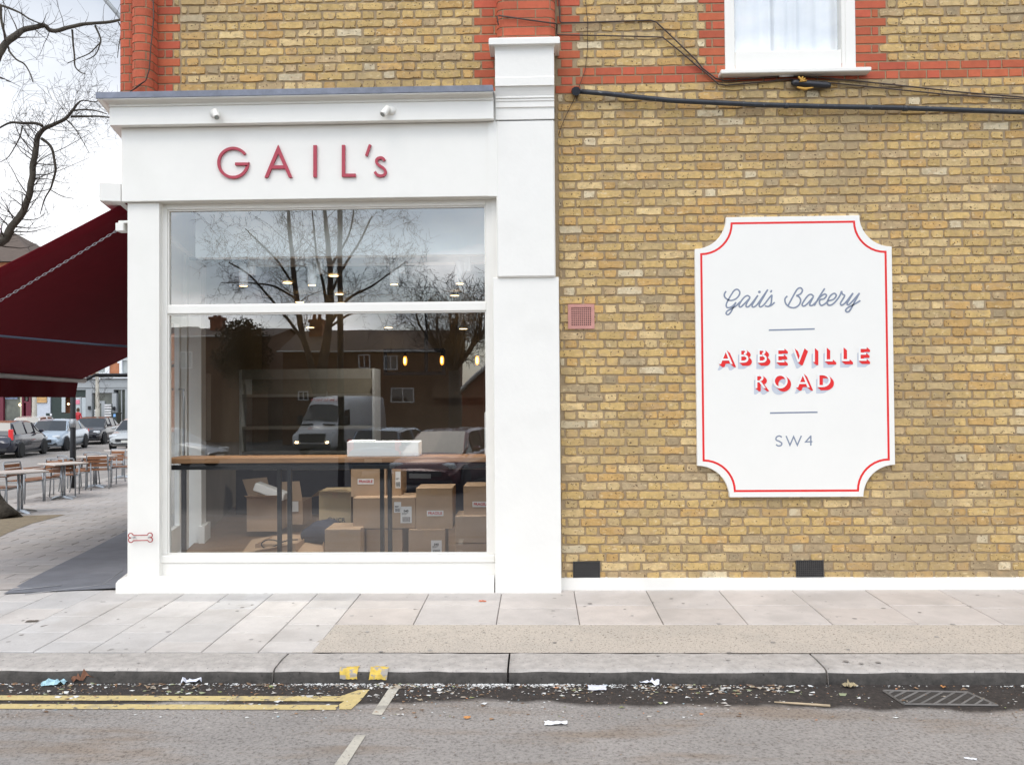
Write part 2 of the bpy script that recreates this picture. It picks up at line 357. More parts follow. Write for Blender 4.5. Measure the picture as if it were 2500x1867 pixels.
# ------------------------------------------------------------------ the building
bld=thing('shop_building','corner shop building of yellow stock brick and red brick bands with a white painted shopfront','building',(0,0,0))
XL=-3.545; XP0,XP1=-.384,.182
ch=.0743
def brick(mb,x0,x1,z0,z1,kind,y=-.0):
    w_=x1-x0; h=z1-z0
    if w_<.02: return
    red=kind=='r'
    j=.0012 if red else .0048
    out_=.006 if red else .009+rnd.uniform(-.003,.003)
    n=max(1,int(w_/.05)); pts=[]
    r0=lambda a:rnd.uniform(-a,a)
    for i in range(n+1): pts.append((x0+w_*i/n,z0+r0(j)))
    pts.append((x1+r0(j),z0+h*.5))
    for i in range(n+1): pts.append((x1-w_*i/n,z1+r0(j)))
    pts.append((x0+r0(j),z0+h*.5))
    cx,cz=(x0+x1)/2,(z0+z1)/2
    if not red:
        c4=.009
        pts=[(x+(c4 if x<x0+.02 else -c4 if x>x1-.02 else 0)*(1 if abs(z-cz)>h*.3 else 0)*rnd.random(),z) for x,z in pts]
    ins=.0035 if not red else .002
    inner=[]
    for x,z in pts:
        inner.append((x-math.copysign(min(ins,w_*.2),x-cx) , z-(math.copysign(ins,z-cz) if abs(z-cz)>h*.3 else 0)))
    k=len(mb.v); m_=len(pts); tl=r0(.0015)
    mb.v+=[(x,y+.001,z) for x,z in pts]+[(x,y-out_+tl*(x-cx)/w_,z) for x,z in inner]
    if red:
        b=rnd.uniform(.86,1.1); mb.col=(.47*b,.105*b*rnd.uniform(.9,1.15),.05*b); mb.m=1
    else:
        g=noise.noise(Vector((cx*.7,cz*.9,3)))*.5+noise.noise(Vector((cx*2.2,cz*2.6,9)))*.35
        t=rnd.random()+g*.25
        if t<.52: c=(.53,.365,.145)
        elif t<.70: c=(.52,.325,.12)
        elif t<.84: c=(.60,.44,.215)
        elif t<.93: c=(.475,.345,.165)
        elif t<.985: c=(.45,.325,.175)
        else: c=(.38,.29,.17)
        if rnd.random()<.025: c=(.60,.50,.33)
        b=rnd.uniform(.86,1.12)
        if cz<1.0: b*=1-.10*(1-cz)     # sootier bricks near the foot of the wall
        if cz<1.3 and rnd.random()<.08: c=(.38,.285,.165)
        mb.col=(min(.66,c[0]*b),c[1]*b,c[2]*b); mb.m=0
    mb.smooth=False
    mb.face(tuple(k+m_+i for i in range(m_)))
    for i in range(m_): mb.face((k+i,k+(i+1)%m_,k+m_+(i+1)%m_,k+m_+i))
def course(mb,segs,z,row,y=0):
    """segs: list of (x0,x1,kind) kinds y=flemish yellow, r=flemish red, q=single red brick"""
    for (a,b,kind) in segs:
        jt=.0130 if kind=='y' else .0105
        if kind=='q':
            brick(mb,a+jt/2,b-jt/2,z+jt/2,z+ch-jt/2,'r',y); continue
        per=.3375; off=(row%2)*.169+rnd.uniform(-.012,.012) if kind=='y' else (row%2)*.169
        x=math.floor(a/per)*per-per+off
        while x<b:
            for L_ in (.226,.1115):
                s0,s1=max(x,a),min(x+L_,b)
                jj=rnd.uniform(-.003,.003) if kind=='y' else 0
                if s1-s0>.035: brick(mb,s0+jt/2+jj,s1-jt/2,z+jt/2,z+ch-jt/2,'r' if kind=='r' else 'y',y)
                x+=L_
mb=MB(); WL,WR=1.60,2.675; WZ0=4.36
NR=int(7.2/ch)
zband=P(1450,217,0).z; rb=round((zband-.11)/ch)   # first red band course
for r_ in range(NR):
    z=r_*ch+.11; segs=[]; alt=r_%2; lng=alt
    zc=z+ch/2
    # upper left panel above the shopfront
    if z>4.10:
        a=XL
        q1=-3.035 if lng else -3.10
        segs+=[(-3.235,q1,'q')] if lng else [(-3.235,-3.17,'q'),(-3.17,q1,'q')]
        q2=-.52 if lng else -.455
        segs+=[(q1,q2,'y')]
        segs+=[(q2,q2+.215,'q')] if lng else [(q2,q2+.11,'q'),(q2+.11,q2+.165,'q')]
    # right of the pier
    x0=XP1
    if z>P(1450,235,0).z-.06 or (z>P(1450,245,0).z):
        q3=.385 if lng else .32
        x0_=.185 if zc>P(1370,200,0).z else .165
        if zc>P(1370,236,0).z:
            segs+=([(x0_,q3,'q')] if lng else [(x0_,.215,'q'),(.215,q3,'q')]); x0=q3
    if r_ in (rb,rb+1):
        segs+=[(x0,8.9,'r')]
    elif z>WZ0-.09:
        # window with red quoins
        lq=WL-(.225 if lng else .165)
        rq=WR+(.265 if not lng else .20)
        if z+ch<WZ0+2.0:
            segs+=[(x0,lq,'y')]
            segs+=[(lq,WL,'q')] if lng else [(lq,lq+.055,'q'),(lq+.055,WL,'q')]
            segs+=[(WR,rq,'q')] if not lng else [(WR,rq-.06,'q'),(rq-.06,rq,'q')]
            segs+=[(rq,8.9,'y')]
        else: segs+=[(x0,8.9,'y')]
    else: segs+=[(x0,8.9,'y')]
    course(mb,segs,z,r_)
# mortar backing of the front wall
bk=MB()
bk.box(XL+.02,0,4.2,-.3,.22,7.4); bk.box(-.3,0,0,WL,.22,7.4); bk.box(WR,0,0,8.9,.22,7.4); bk.box(WL,0,0,WR,.22,WZ0); bk.box(WL,0,6.4,WR,.22,7.4)
# red brick piers with rounded arrises
def pier(mb,x0,x1,z0,z1,out_,rr):
    n=7
    r_=math.floor(z0/ch); z=r_*ch+.11
    prof=[(x0,0)]+[(x0+rr-rr*math.cos(a),-out_+rr-rr*math.sin(a)) for a in [math.pi/2*i/n for i in range(n+1)]]+[(x1-rr+rr*math.sin(a),-out_+rr-rr*math.cos(a)) for a in [math.pi/2*i/n for i in range(n+1)]]+[(x1,0)]
    # walk along the profile
    Ls=[0]
    for i in range(1,len(prof)): Ls.append(Ls[-1]+math.dist(prof[i],prof[i-1]))
    T=Ls[-1]
    def at_(s_):
        for i in range(1,len(prof)):
            if s_<=Ls[i]+1e-9:
                t=(s_-Ls[i-1])/max(1e-9,Ls[i]-Ls[i-1]); return (prof[i-1][0]*(1-t)+prof[i][0]*t,prof[i-1][1]*(1-t)+prof[i][1]*t,i)
        return (*prof[-1],len(prof)-1)
    def nrm(i):
        dx=prof[i][0]-prof[i-1][0]; dy=prof[i][1]-prof[i-1][1]; l=math.hypot(dx,dy); return (dy/l,-dx/l)
    row=0
    while z<z1:
        cuts=[0,T*.22,T*.62,T*.95,T] if row%2 else [0,T*.05,T*.40,T*.80,T]
        for a,b in zip(cuts[:-1],cuts[1:]):
            a+=.005; b-=.005
            ss=[a]+[l for l in Ls if a<l<b]+[b]
            bb=rnd.uniform(.86,1.1); mb.col=(.47*bb,.105*bb,.05*bb); mb.m=1
            k=len(mb.v); o=.005
            for s_ in ss:
                x,y,i=at_(s_); nx,ny=nrm(i)
                mb.v.append((x+nx*o,y+ny*o,z+.0055)); mb.v.append((x+nx*o,y+ny*o,z+ch-.0055)); mb.v.append((x,y,z+.0045)); mb.v.append((x,y,z+ch-.0045))
            mb.smooth=False
            for i in range(len(ss)-1):
                q=k+4*i; mb.face((q,q+4,q+5,q+1)); mb.face((q,q+2,q+6,q+4)); mb.face((q+1,q+5,q+7,q+3))
            mb.face((k,k+1,k+3,k+2)); q=k+4*(len(ss)-1); mb.face((q,q+2,q+3,q+1))
        z+=ch; row+=1
    return prof
pr=pier(mb,-3.40,-3.0-.235,4.06,7.2,.16,.07)
for q in (pr,):
    k=len(bk.v)
    for x,y in q: bk.v+=[(x,y,4.05),(x,y,7.4)]
    for i in range(len(q)-1): bk.face((k+2*i,k+2*i+2,k+2*i+3,k+2*i+1))
pr=pier(mb,-.315,.165,4.5,7.2,.13,.07)
k=len(bk.v)
for x,y in pr: bk.v+=[(x,y,4.05),(x,y,7.4)]
for i in range(len(pr)-1): bk.face((k+2*i,k+2*i+2,k+2*i+3,k+2*i+1))
# corner strip left of the pier
pr=pier(mb,XL,-3.405,4.06,7.2,.06,.05)
k=len(bk.v)
for x,y in pr: bk.v+=[(x,y,4.05),(x,y,7.4)]
for i in range(len(pr)-1): bk.face((k+2*i,k+2*i+2,k+2*i+3,k+2*i+1))
# upper west wall, north and east walls, roof slab
UC=Vector((XL,0,0)); UE=UC+DS*12.5
def wallseg(mb,a,b,th,z0,z1):
    d=(b-a).normalized(); n_=Vector((d.y,-d.x,0))*th
    p=[a,b,b+n_,a+n_]
    k=len(mb.v); mb.v+=[(q.x,q.y,z0) for q in p]+[(q.x,q.y,z1) for q in p]
    for q in ((0,3,2,1),(4,5,6,7),(0,1,5,4),(1,2,6,5),(2,3,7,6),(3,0,4,7)): mb.face(tuple(k+i for i in q))
wallseg(bk,UC+Vector((.03,.23,0)),UE,.25,3.9,7.4)
bk.box(-6.2,12.0,0,8.9,12.25,7.4); bk.box(8.9,0,-.2,9.1,12,7.4)
bk.build('brick_backing',MMORT,bld)
mb.build('brick_wall',[MBRICK,MBRED],bld)
rf=MB(); rf.poly([(-3.4,.1,7.41),(9,.1,7.41),(9,12.2,7.41),(-6.1,12.2,7.41)]); rf.build('roof',MLEAD,bld)
# white foot of the brick wall
ft=MB(); n=40
x0,x1=XP1,8.9
zt=[P(1900,1411,-.03).z+.006*noise.noise(Vector((i*.35,0,0))) for i in range(n+1)]
k=len(ft.v)
for i in range(n+1):
    x=x0+(x1-x0)*i/n; ft.v+=[(x,-.03,-.05),(x,-.03,zt[i]),(x,.0,zt[i]+.004),(x,.0,-.05)]
for i in range(n):
    q=k+4*i
    ft.face((q,q+4,q+5,q+1)); ft.face((q+1,q+5,q+6,q+2))
ft.build('white_wall_foot',MW,bld)
# ---- shopfront mouldings swept along the south face and round the corner
def zat(py,px=826,Y=-.14): return P(px,py,Y).z
def sweep(prof,name,m_,xr=-.345,base=CORN,length=9,bevel=0,kw=1):
    """prof: list of (out,z); out measured from the pilaster face"""
    b=MB(); k=0
    tang=math.tan((math.pi/2-ANG)/2)
    n=len(prof)
    path=[]
    for o,z in prof: b.v.append((xr,base.y-o,z))
    # mitre: point at distance o from both faces
    for o,z in prof:
        # south line y=base.y-o ; west line offset o along DE
        ow=o*kw if o>0 else o
        p0=base+DE*ow; t=((base.y-o)-p0.y)/DS.y; q=p0+DS*t; b.v.append((q.x,q.y,z))
    for o,z in prof:
        q=base+DE*(o*kw if o>0 else o)+DS*length; b.v.append((q.x,q.y,z))
    for s_ in (0,1):
        for i in range(n-1):
            a=s_*n+i; b.face((a,a+n,a+n+1,a+1))
        b.face((s_*n+n-1,s_*n+2*n-1,s_*n+n,s_*n))
    b.face(tuple(range(n))); 
    return b.build(name,m_,bld,bevel=bevel)
zl0,zl1=zat(230,826,-.30),zat(215,826,-.30)
zc=zat(251,826,-.22); zb=zat(296.5,826,-.215); zf=zat(484.5,826,-.14)
sweep([(-.1,zl0+.004),(.205,zl0+.0),(.207,zl1-.004),(.203,zl1),(-.1,zl1+.016)],'lead_flashing',MLEAD)
sweep([(-.1,zb),(.118,zb),(.118,zc-.010),(.112,zc-.008),(.112,zc-.002),(.124,zc+.0),(.124,zc+.010),(.120,zc+.012),(.120,zc+.020),(.135,zc+.030),(.16,zc+.045),(.185,zl0-.010),(.198,zl0-.008),(.198,zl0-.002),(-.1,zl0-.002)],'cornice',MWG)
sweep([(-.1,zf),(.04,zf),(.04,zb-.002),(-.1,zb-.002)],'fascia',MWG,bevel=.004)
# pilaster at the corner
pl=MB(); zp=P(350,1410,-.10).z
XPR=P(389,1000,-.10).x
WB=CORN+DS*.55
b=pl; top=zf-.002
pts=[(CORN.x,CORN.y),(XPR,CORN.y),(XPR,.12),(WB.x,WB.y)]
k=len(b.v); b.v+=[(x,y,zp-.02) for x,y in pts]+[(x,y,top) for x,y in pts]
for i in range(4): b.face((k+i,k+(i+1)%4,k+4+(i+1)%4,k+4+i))
b.face((k+4,k+5,k+6,k+7))
pl.build('corner_pilaster',MWG,bld,bevel=.004)
# plinth: splayed base sweeping along both faces
zq=zp; sweep([(-.04,-.42),(.035,-.42),(.035,.115),(.028,.14),(.0,zq+.012),(-.04,zq+.014)],'plinth',MWG,kw=2.5,xr=-.372,length=.75)
# console block over the west front + awning box
cb=MB(); c0=P(244,487,-.08)
T=Matrix.Translation((CORN.x,CORN.y,0))@Matrix.Rotation(ANG,4,'Z')
cb.box(-.215,-.03,zf+.001,.0-.045,8.6,zf+.155,T=T,ch=.004); cb.build('west_fascia_box',MWG,bld)
# right pillar, stacked sections
def pbox(px0,px1,py0,py1,Y,ch_=.004,back=.1):
    a=P(px0,py1,Y); c=P(px1,py0,Y); return (a.x,Y,a.z,c.x,back,c.z)
pb=MB()
def zz(py,Y): return P(1285,py,Y).z
xa,xb=P(1205,900,-.13).x,P(1367,1000,-.13).x
pb.box(xa,-.13,-.03,xb,.1,zz(677,-.13),ch=.004)
xc,xd=P(1212,500,-.155).x,P(1355,500,-.155).x
def sec(py0,py1,Y,dx=0,c=.003): pb.box(xc-dx,Y,zz(py1,Y),xd+dx,.1,zz(py0,Y),ch=c)
sec(293,676.5,-.155,c=.012)
cp=[(.157,293),(.161,291),(.161,263.5),(.164,262.5),(.172,261.5),(.172,248),(.175,247),(.180,246),(.180,242),(.177,241.5),(.177,240),(.187,239),(.187,236.5),(.184,236),(.184,234),(.188,230),(.196,222),(.206,214),(.212,210),(.224,209),(.224,189),(.217,187),(.217,124),(.220,120),(.229,114),(.243,110),(.258,108.5),(.262,107),(.262,94),(.256,91.5)]
cp=[(o,zz(py,-o)) for o,py in cp]; k=len(pb.v)
for o,z in cp:
    e=max(0,o-.226)*1.35; pb.v+=[(xc-e,.1,z),(xc-e,-o,z),(xd+e,-o,z),(xd+e,.1,z)]
for i in range(len(cp)-1):
    for j in range(3): q=k+4*i+j; pb.face((q,q+1,q+5,q+4))
pb.face(tuple(k+4*(len(cp)-1)+j for j in range(4)))
pb.build('white_pillar',MW,bld)
# narrow pilaster strip between fascia and pillar
ns=MB(); a=P(1191,470,-.15)
ns.box(P(1191,400,-.15).x,-.15,zf-.0025,xc+.02,.05,zb-.004); ns.box(-.3443,-.135,zb-.0035,xc+.02,.05,zl1+.01); ns.box(xa-.012,-.06,1.0,xc+.02,.05,zf-.003); ns.build('fascia_end_strip',MWG,bld)
# stallriser
XW0=P(389,1000,-.05).x; XW1=xa
sr=MB(); zs0=zp; zs1=P(800,1374,-.06).z
sr.box(XW0-.03,-.055,.0,XW1+.01,.1,zs1-.001); sr.build('stallriser',MWG,bld)
# the shop window
G0,G1=P(411.5,1000,-.0).x+.003,P(1189.5,1000,0).x
gz0=P(800,1351,0).z; gt0=P(800,763,0).z; gt1=P(800,743.5,0).z; gz1=P(800,508.5,0).z
wf=MB()
fy=-.035
wf.box(XW0-.02,fy,gz0,G0,.05,gz1+.1,ch=.003); wf.box(G1,fy,gz0,XW1+.02,.05,gz1+.1,ch=.003)
wf.box(G0+.0005,fy,gt0,G1-.0005,.05,gt1,ch=.004); wf.box(G0+.0005,fy,gz1,G1-.0005,.05,gz1+.1,ch=.003)
# glazing beads
bd=.012
for (za,zb_) in ((gz0,gt0),(gt1,gz1)):
    wf.box(G0+.0006,-.02,za+.0005,G0+bd,.004,zb_-.0005); wf.box(G1-bd,-.02,za+.0005,G1-.0006,.004,zb_-.0005)
    wf.box(G0+bd,-.02,zb_-bd,G1-bd,.004,zb_-.0006); wf.box(G0+bd,-.02,za+.0006,G1-bd,.004,za+bd)
win=wf.build('shop_window_frame',MWG,bld)
# head above the frame
hd=MB(); hd.box(XW0-.03,-.05,gz1+.085,XW1,.05,zf+.02,ch=.004); hd.box(XW0-.03,-.0,zf,XW1,.25,zl0); hd.build('window_head',MWG,bld)
sb=MB(); sb.box(XW0-.01,-.065,zs1,XW1-.002,.05,gz0-.0005,ch=.008); sb.build('window_sill',MWG,bld)
gl=MB(); gl.poly([(G0,0,gz0),(G1,0,gz0),(G1,0,gt0),(G0,0,gt0)]); gl.build('lower_pane',MGLASS,win)
gl=MB(); gl.poly([(G0,.001,gt1),(G1,.001,gt1),(G1,.001,gz1),(G0,.001,gz1)]); gl.build('upper_pane',MGLASS,win)
# ---- interior shell
FZ=.10
MFLOOR=mat('shop_floor',(.24,.15,.09),.6,var=.2,vscale=3)
MIWALL=mat('interior_wall',(.30,.26,.21),.8,var=.1,vscale=2)
MIW=mat('interior_white',(.88,.89,.88),.6,var=.04)
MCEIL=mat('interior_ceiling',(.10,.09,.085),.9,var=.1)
ins=MB(); ins.poly([(-3.3,.1,FZ),(1.2,.1,FZ),(1.2,9,FZ),(-5.3,9,FZ)]); ins.build('shop_floor',MFLOOR,bld)
ins=MB(); ins.box(1.2,.23,FZ,1.35,9,3.6); ins.box(-5.3,9,FZ,1.35,9.15,3.6)
ins.box(P(1060,950,8.98).x,8.7,P(1100,971,8.7).z,1.2,8.99,P(1100,915,8.7).z)
ins.build('interior_wall',MIWALL,bld)
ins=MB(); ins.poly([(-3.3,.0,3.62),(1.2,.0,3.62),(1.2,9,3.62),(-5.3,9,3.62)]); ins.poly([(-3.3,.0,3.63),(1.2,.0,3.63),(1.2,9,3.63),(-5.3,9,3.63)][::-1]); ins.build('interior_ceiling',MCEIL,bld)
ins=MB(); q0=P(477,628,.40); ins.box(q0.x,.40,P(800,625,.40).z,1.19,.52,3.6); 
q1=P(1100,640,2.6); ins.box(P(620,640,2.6).x,2.6,q1.z,1.19,2.8,3.6)
ins.build('white_bulkhead',MIW,bld)
# west front: stall, mullions, door, glass (seen through the window and from the side street)
wT=Matrix.Translation((CORN.x,CORN.y,0))@Matrix.Rotation(ANG,4,'Z')   # local x = into the shop, local y = along the side street
wm=MB()
for y0,y1 in ((.55,.72),(1.72,1.84),(2.05,2.35)): wm.box(.05,y0,-.4,.26 if y0<3 and y0>1.9 else .17,y1,3.15,T=wT)
wm.box(.04,.72,2.55,.15,2.05,2.66,T=wT); wm.box(.02,.72,3.18,.2,2.05,3.92,T=wT)
ww=MB(); ww.box(.06,.72,2.66,.14,2.05,3.18,T=wT); ww.build('transom_panel',MIW,bld); ww=MB(); ww.box(.03,2.35,-.4,.2,2.75,3.92,T=wT); ww.box(.03,3.1,-.4,.2,9.6,3.92,T=wT); ww.box(.03,2.75,-.4,.2,3.1,1.15,T=wT); ww.box(.03,2.75,1.95,.2,3.1,3.92,T=wT); ww.build('west_wall',MIWALL,bld); 
wm.box(.24,2.0,-.02,.30,2.4,.28,T=wT)
wm.build('west_front_frame',MIW,bld)
dr=MB()
dr.box(.07,.74,.1,.12,.84,2.54,T=wT,ch=.004); dr.box(.07,1.6,.1,.12,1.70,2.54,T=wT,ch=.004); dr.box(.07,.84,.1,.12,1.6,.36,T=wT); dr.box(.07,.84,2.42,.12,1.6,2.54,T=wT)
door=dr.build('west_door',MIW,bld)
gm=MB(); gm.poly([tuple(wT@Vector(q)) for q in ((.095,.84,.36),(.095,1.6,.36),(.095,1.6,2.42),(.095,.84,2.42))]); gm.build('door_pane',MGL2,door)
hn=MB(); hn.tube([wT@Vector(q) for q in ((.12,1.55,1.02),(.17,1.55,1.02),(.17,1.55,1.75),(.12,1.55,1.75))],.011,8); hn.tube([wT@Vector(q) for q in ((.07,1.55,1.02),(.02,1.55,1.02),(.02,1.55,1.75),(.07,1.55,1.75))],.011,8); hn.build('door_handle',MALU,door)
gm=MB()
for y0,y1,z0,z1 in ((2.75,3.1,1.15,1.95),): gm=MB(); gm.poly([tuple(wT@Vector(q)) for q in ((.1,y0,z0),(.1,y1,z0),(.1,y1,z1),(.1,y0,z1))]); gm.build('west_glazing',MGL2,bld)
# ---- upstairs sash window
sw=MB(); yy=-.012
X0,X1=P(1773,120,yy).x,P(2084,120,yy).x; g0,g1=P(1791,100,.03).x,P(2051,100,.03).x; gzb=P(1900,129,.03).z
sw.box(WL-.005,yy,WZ0-.02,g0-.0,.09,6.4,ch=.004); sw.box(g1+.03,yy,WZ0-.02,WR+.005,.09,6.4,ch=.004); sw.box(g1,yy+.001,WZ0-.0205,g1+.0295,.09,6.4,ch=.003)
sw.box(g0+.0005,yy+.002,WZ0-.0205,g1-.0005,.09,gzb,ch=.006); sw.box(g0+.0005,.02,5.5,g1-.0005,.09,5.56)
swo=sw.build('sash_window',MWG,bld)
q=MB(); q.poly([(g0,.045,gzb),(g1,.045,gzb),(g1,.045,6.4),(g0,.045,6.4)]); q.build('pane',MGL2,swo)
q=MB(); s0,s1=P(1760,180,-.11),P(2128,165,-.11); q.box(s0.x,-.11,s0.z-.0,s1.x,.02,WZ0-.021,ch=.006); q.build('window_ledge',MWG,swo)
MCURT=mat('curtain_cloth',(.86,.87,.88),.8,var=.03)
q=MB(); q.smooth=True; n=90; k=0
for i in range(n+1):
    x=g0-.05+(g1-g0+.1)*i/n; yv=.095+.022*math.sin(i*.55+1.2*math.sin(i*.13))+.02*noise.noise(Vector((i*.12,0,0)))
    if 34<i<37: yv+=.05
    q.v+=[(x,yv,gzb-.1),(x+.01*math.sin(i*.3),yv*.98,6.4)]
for i in range(n): q.face((2*i,2*i+2,2*i+3,2*i+1))
tag(q.build('curtain',MCURT),'white gathered curtain hanging behind the upstairs sash window','curtain')
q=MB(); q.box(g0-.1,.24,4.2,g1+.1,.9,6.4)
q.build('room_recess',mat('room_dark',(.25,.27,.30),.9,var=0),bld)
# ------------------------------------------------------------------ shop lettering
ls=MB(); Yl=-.161
def LP(x,y): p=P(520+x*.1989,340+y*.1989,Yl); return (p.x,p.z)
yb=-.143
arc=[LP(245+178*math.cos(R(a)),288-178*math.sin(R(a))) for a in range(36,355,6)]+[LP(421,307)]
ls_root=thing('shop_lettering','raised crimson letters across the white fascia above the shop window','lettering',(-2.0,-.15,3.75))
ls.ribbon(arc,.0232,Yl,yb); ls.ribbon([LP(270,303),LP(431,303)],.0232,Yl-.0005,yb); ls.build('letter_g',MLET,ls_root)
ls=MB(); ls.prism([LP(630,470),LP(672,470),LP(799,175),LP(798,68)],Yl,yb); ls.prism([LP(930,470),LP(972,470),LP(798.5,68),LP(798.5,175)],Yl-.0004,yb); ls.prism([LP(700,361),LP(905,361),LP(888,321),LP(717,321)],Yl+.0006,yb); ls.build('letter_a',MLET,ls_root)
ls=MB(); ls.prism([LP(1230,465),LP(1272,465),LP(1272,73),LP(1230,73)],Yl,yb); ls.build('letter_i',MLET,ls_root)
ls=MB(); ls.prism([LP(1580,461),LP(1750,461),LP(1750,422),LP(1620,422),LP(1620,70),LP(1580,70)],Yl,yb); ls.build('letter_l',MLET,ls_root)
ls=MB(); ls.ribbon([LP(1927,66),LP(1880,204)],.0215,Yl,yb); ls.build('apostrophe',MLET,ls_root)
ls=MB(); sp=crspline([(2106,262),(2080,232),(2045,227),(2010,248),(2008,288),(2040,322),(2088,353),(2116,395),(2102,435),(2058,449),(2012,436),(1985,398)],5); ls.ribbon([LP(*p) for p in sp],.0225,Yl,yb); ls.build('letter_s',MLET,ls_root)
# ------------------------------------------------------------------ painted board
bx0,bx1,bz0,bz1=1.318,2.938,.80,3.125; ins_=.262
def boardline(off):
    x0,x1,z0,z1=bx0+off,bx1-off,bz0+off,bz1-off; r_=ins_-off*.15+off*.0; pts=[]
    for cx,cz,a0 in ((x0,z0,90),(x1,z0,180),(x1,z1,270),(x0,z1,0)):
        n=10
        for i in range(n+1):
            a=R(a0-90*i/n); pts.append((cx+r_*math.cos(a),cz+r_*math.sin(a)))
    return pts
sgn=thing('bakery_board','tall white painted board with scooped corners and a red border fixed to the brick wall','sign',((bx0+bx1)/2,-.04,bz0))
q=MB(); q.prism(boardline(0),-.045,-.004); q.build('board_panel',mat('board_white',(.80,.787,.745),.5,var=.015,vscale=3,bump=.0005,bscale=30),sgn,bevel=.003)
q=MB(); q.ribbon(boardline(.052),.0175,-.0455,-.0452,closed=True); q.build('red_border',MRED,sgn)
def BP(px,py): p=P(px,py,-.046); return (p.x,p.z)
scr=[[(135,125),(110,170),(120,215),(165,250),(215,260),(280,235),(325,185),(335,135),(300,98),(255,115),(215,170),(165,255),(138,320),(150,362),(200,360),(245,330),(280,287)],
[(280,287),(240,360),(205,430),(165,468),(137,452),(152,415),(215,380),(280,340),(330,290),(350,275)],
[(490,220),(450,190),(400,215),(350,280),(325,335),(348,356),(400,310),(485,222)],[(485,222),(432,310),(432,352),(470,345),(520,290),(600,185)],[(600,185),(552,265),(515,330),(532,357),(580,330),(640,250),(745,100)],
[(745,100),(670,230),(620,320),(637,355),(690,320),(760,230),(806,178)],[(806,178),(800,240),(790,310),(752,348),(702,338)],[(752,348),(800,328),(845,287)],[(798,108),(795,125),(782,142)],
[(1030,195),(995,240),(1010,310),(1070,358),(1140,364),(1200,325),(1224,260),(1200,208),(1160,190)],[(1160,190),(1220,165),(1250,115),(1225,77),(1180,92),(1140,150),(1040,335)],
[(1415,205),(1380,172),(1330,190),(1270,270),(1245,322),(1272,342),(1330,300),(1410,207)],[(1410,207),(1362,300),(1362,333),(1400,328),(1440,290),(1470,262)],
[(1575,85),(1500,200),(1422,335)],[(1460,270),(1520,200),(1575,167),(1600,190),(1565,235),(1510,250),(1500,300),(1530,333),(1590,300),(1625,262)],
[(1618,268),(1700,245),(1743,190),(1715,157),(1660,190),(1615,270),(1620,318),(1660,329),(1720,290),(1790,200),(1822,122)],
[(1822,122),(1832,165),(1865,188),(1840,240),(1805,300),(1822,328),(1870,300),(1920,240),(1988,152)],
[(1988,152),(1930,250),(1902,308),(1925,323),(1980,270),(2083,152)],[(2083,152),(2000,300),(1940,408),(1900,428),(1880,402),(1920,360),(2000,320),(2095,262)]]
q=MB(); off=0
for ip,pth in enumerate(scr):
    if ip==8: q.build('script_word',MSG,sgn); q=MB()
    sp=crspline(pth,5); off+=.00008
    q.ribbon([BP(1750+x*.16727,690+y*.16727) for x,y in sp],.0128,-.0458-off,-.0452)
q.build('script_word',MSG,sgn); q=MB(); c0=BP(1750+622*.16727,690+136*.16727); q.prism([(c0[0]+.0115*math.cos(a*.5236),c0[1]+.0115*math.sin(a*.5236)) for a in range(12)],-.0459,-.0452)
q.build('dot',MSG,sgn)
q=MB(); q.ribbon([BP(1877,806),BP(1989,803)],.0125,-.0457,-.0452); q.build('grey_rule',MSG,sgn); q=MB(); q.ribbon([BP(1880,1008),BP(1996,1006)],.0125,-.0457,-.0452); q.build('grey_rule',MSG,sgn)
# SW4 monoline
q=MB(); W_=.0125; off=0
def s4(px,py): return BP(px,py)
U=lambda x,y:BP(1650+x/2.1175,480+y/2.1175)
S_=crspline([(548,1243),(535,1236),(520,1243),(519,1257),(534,1264),(547,1273),(545,1284),(530,1288),(518,1281)],4)
q.ribbon([U(x,y) for x,y in S_],.0115,-.0458,-.0452)
q.ribbon([U(570,1236),U(590,1284),U(609,1240),U(628,1284),U(649,1235)],.011,-.0459,-.0452)
q.ribbon([U(706,1266),U(671,1267),U(698,1236)],.0105,-.0458,-.0452); q.ribbon([U(698,1234),U(698,1286)],.0112,-.04595,-.0452)
q.build('postcode_lettering',MSG,sgn)
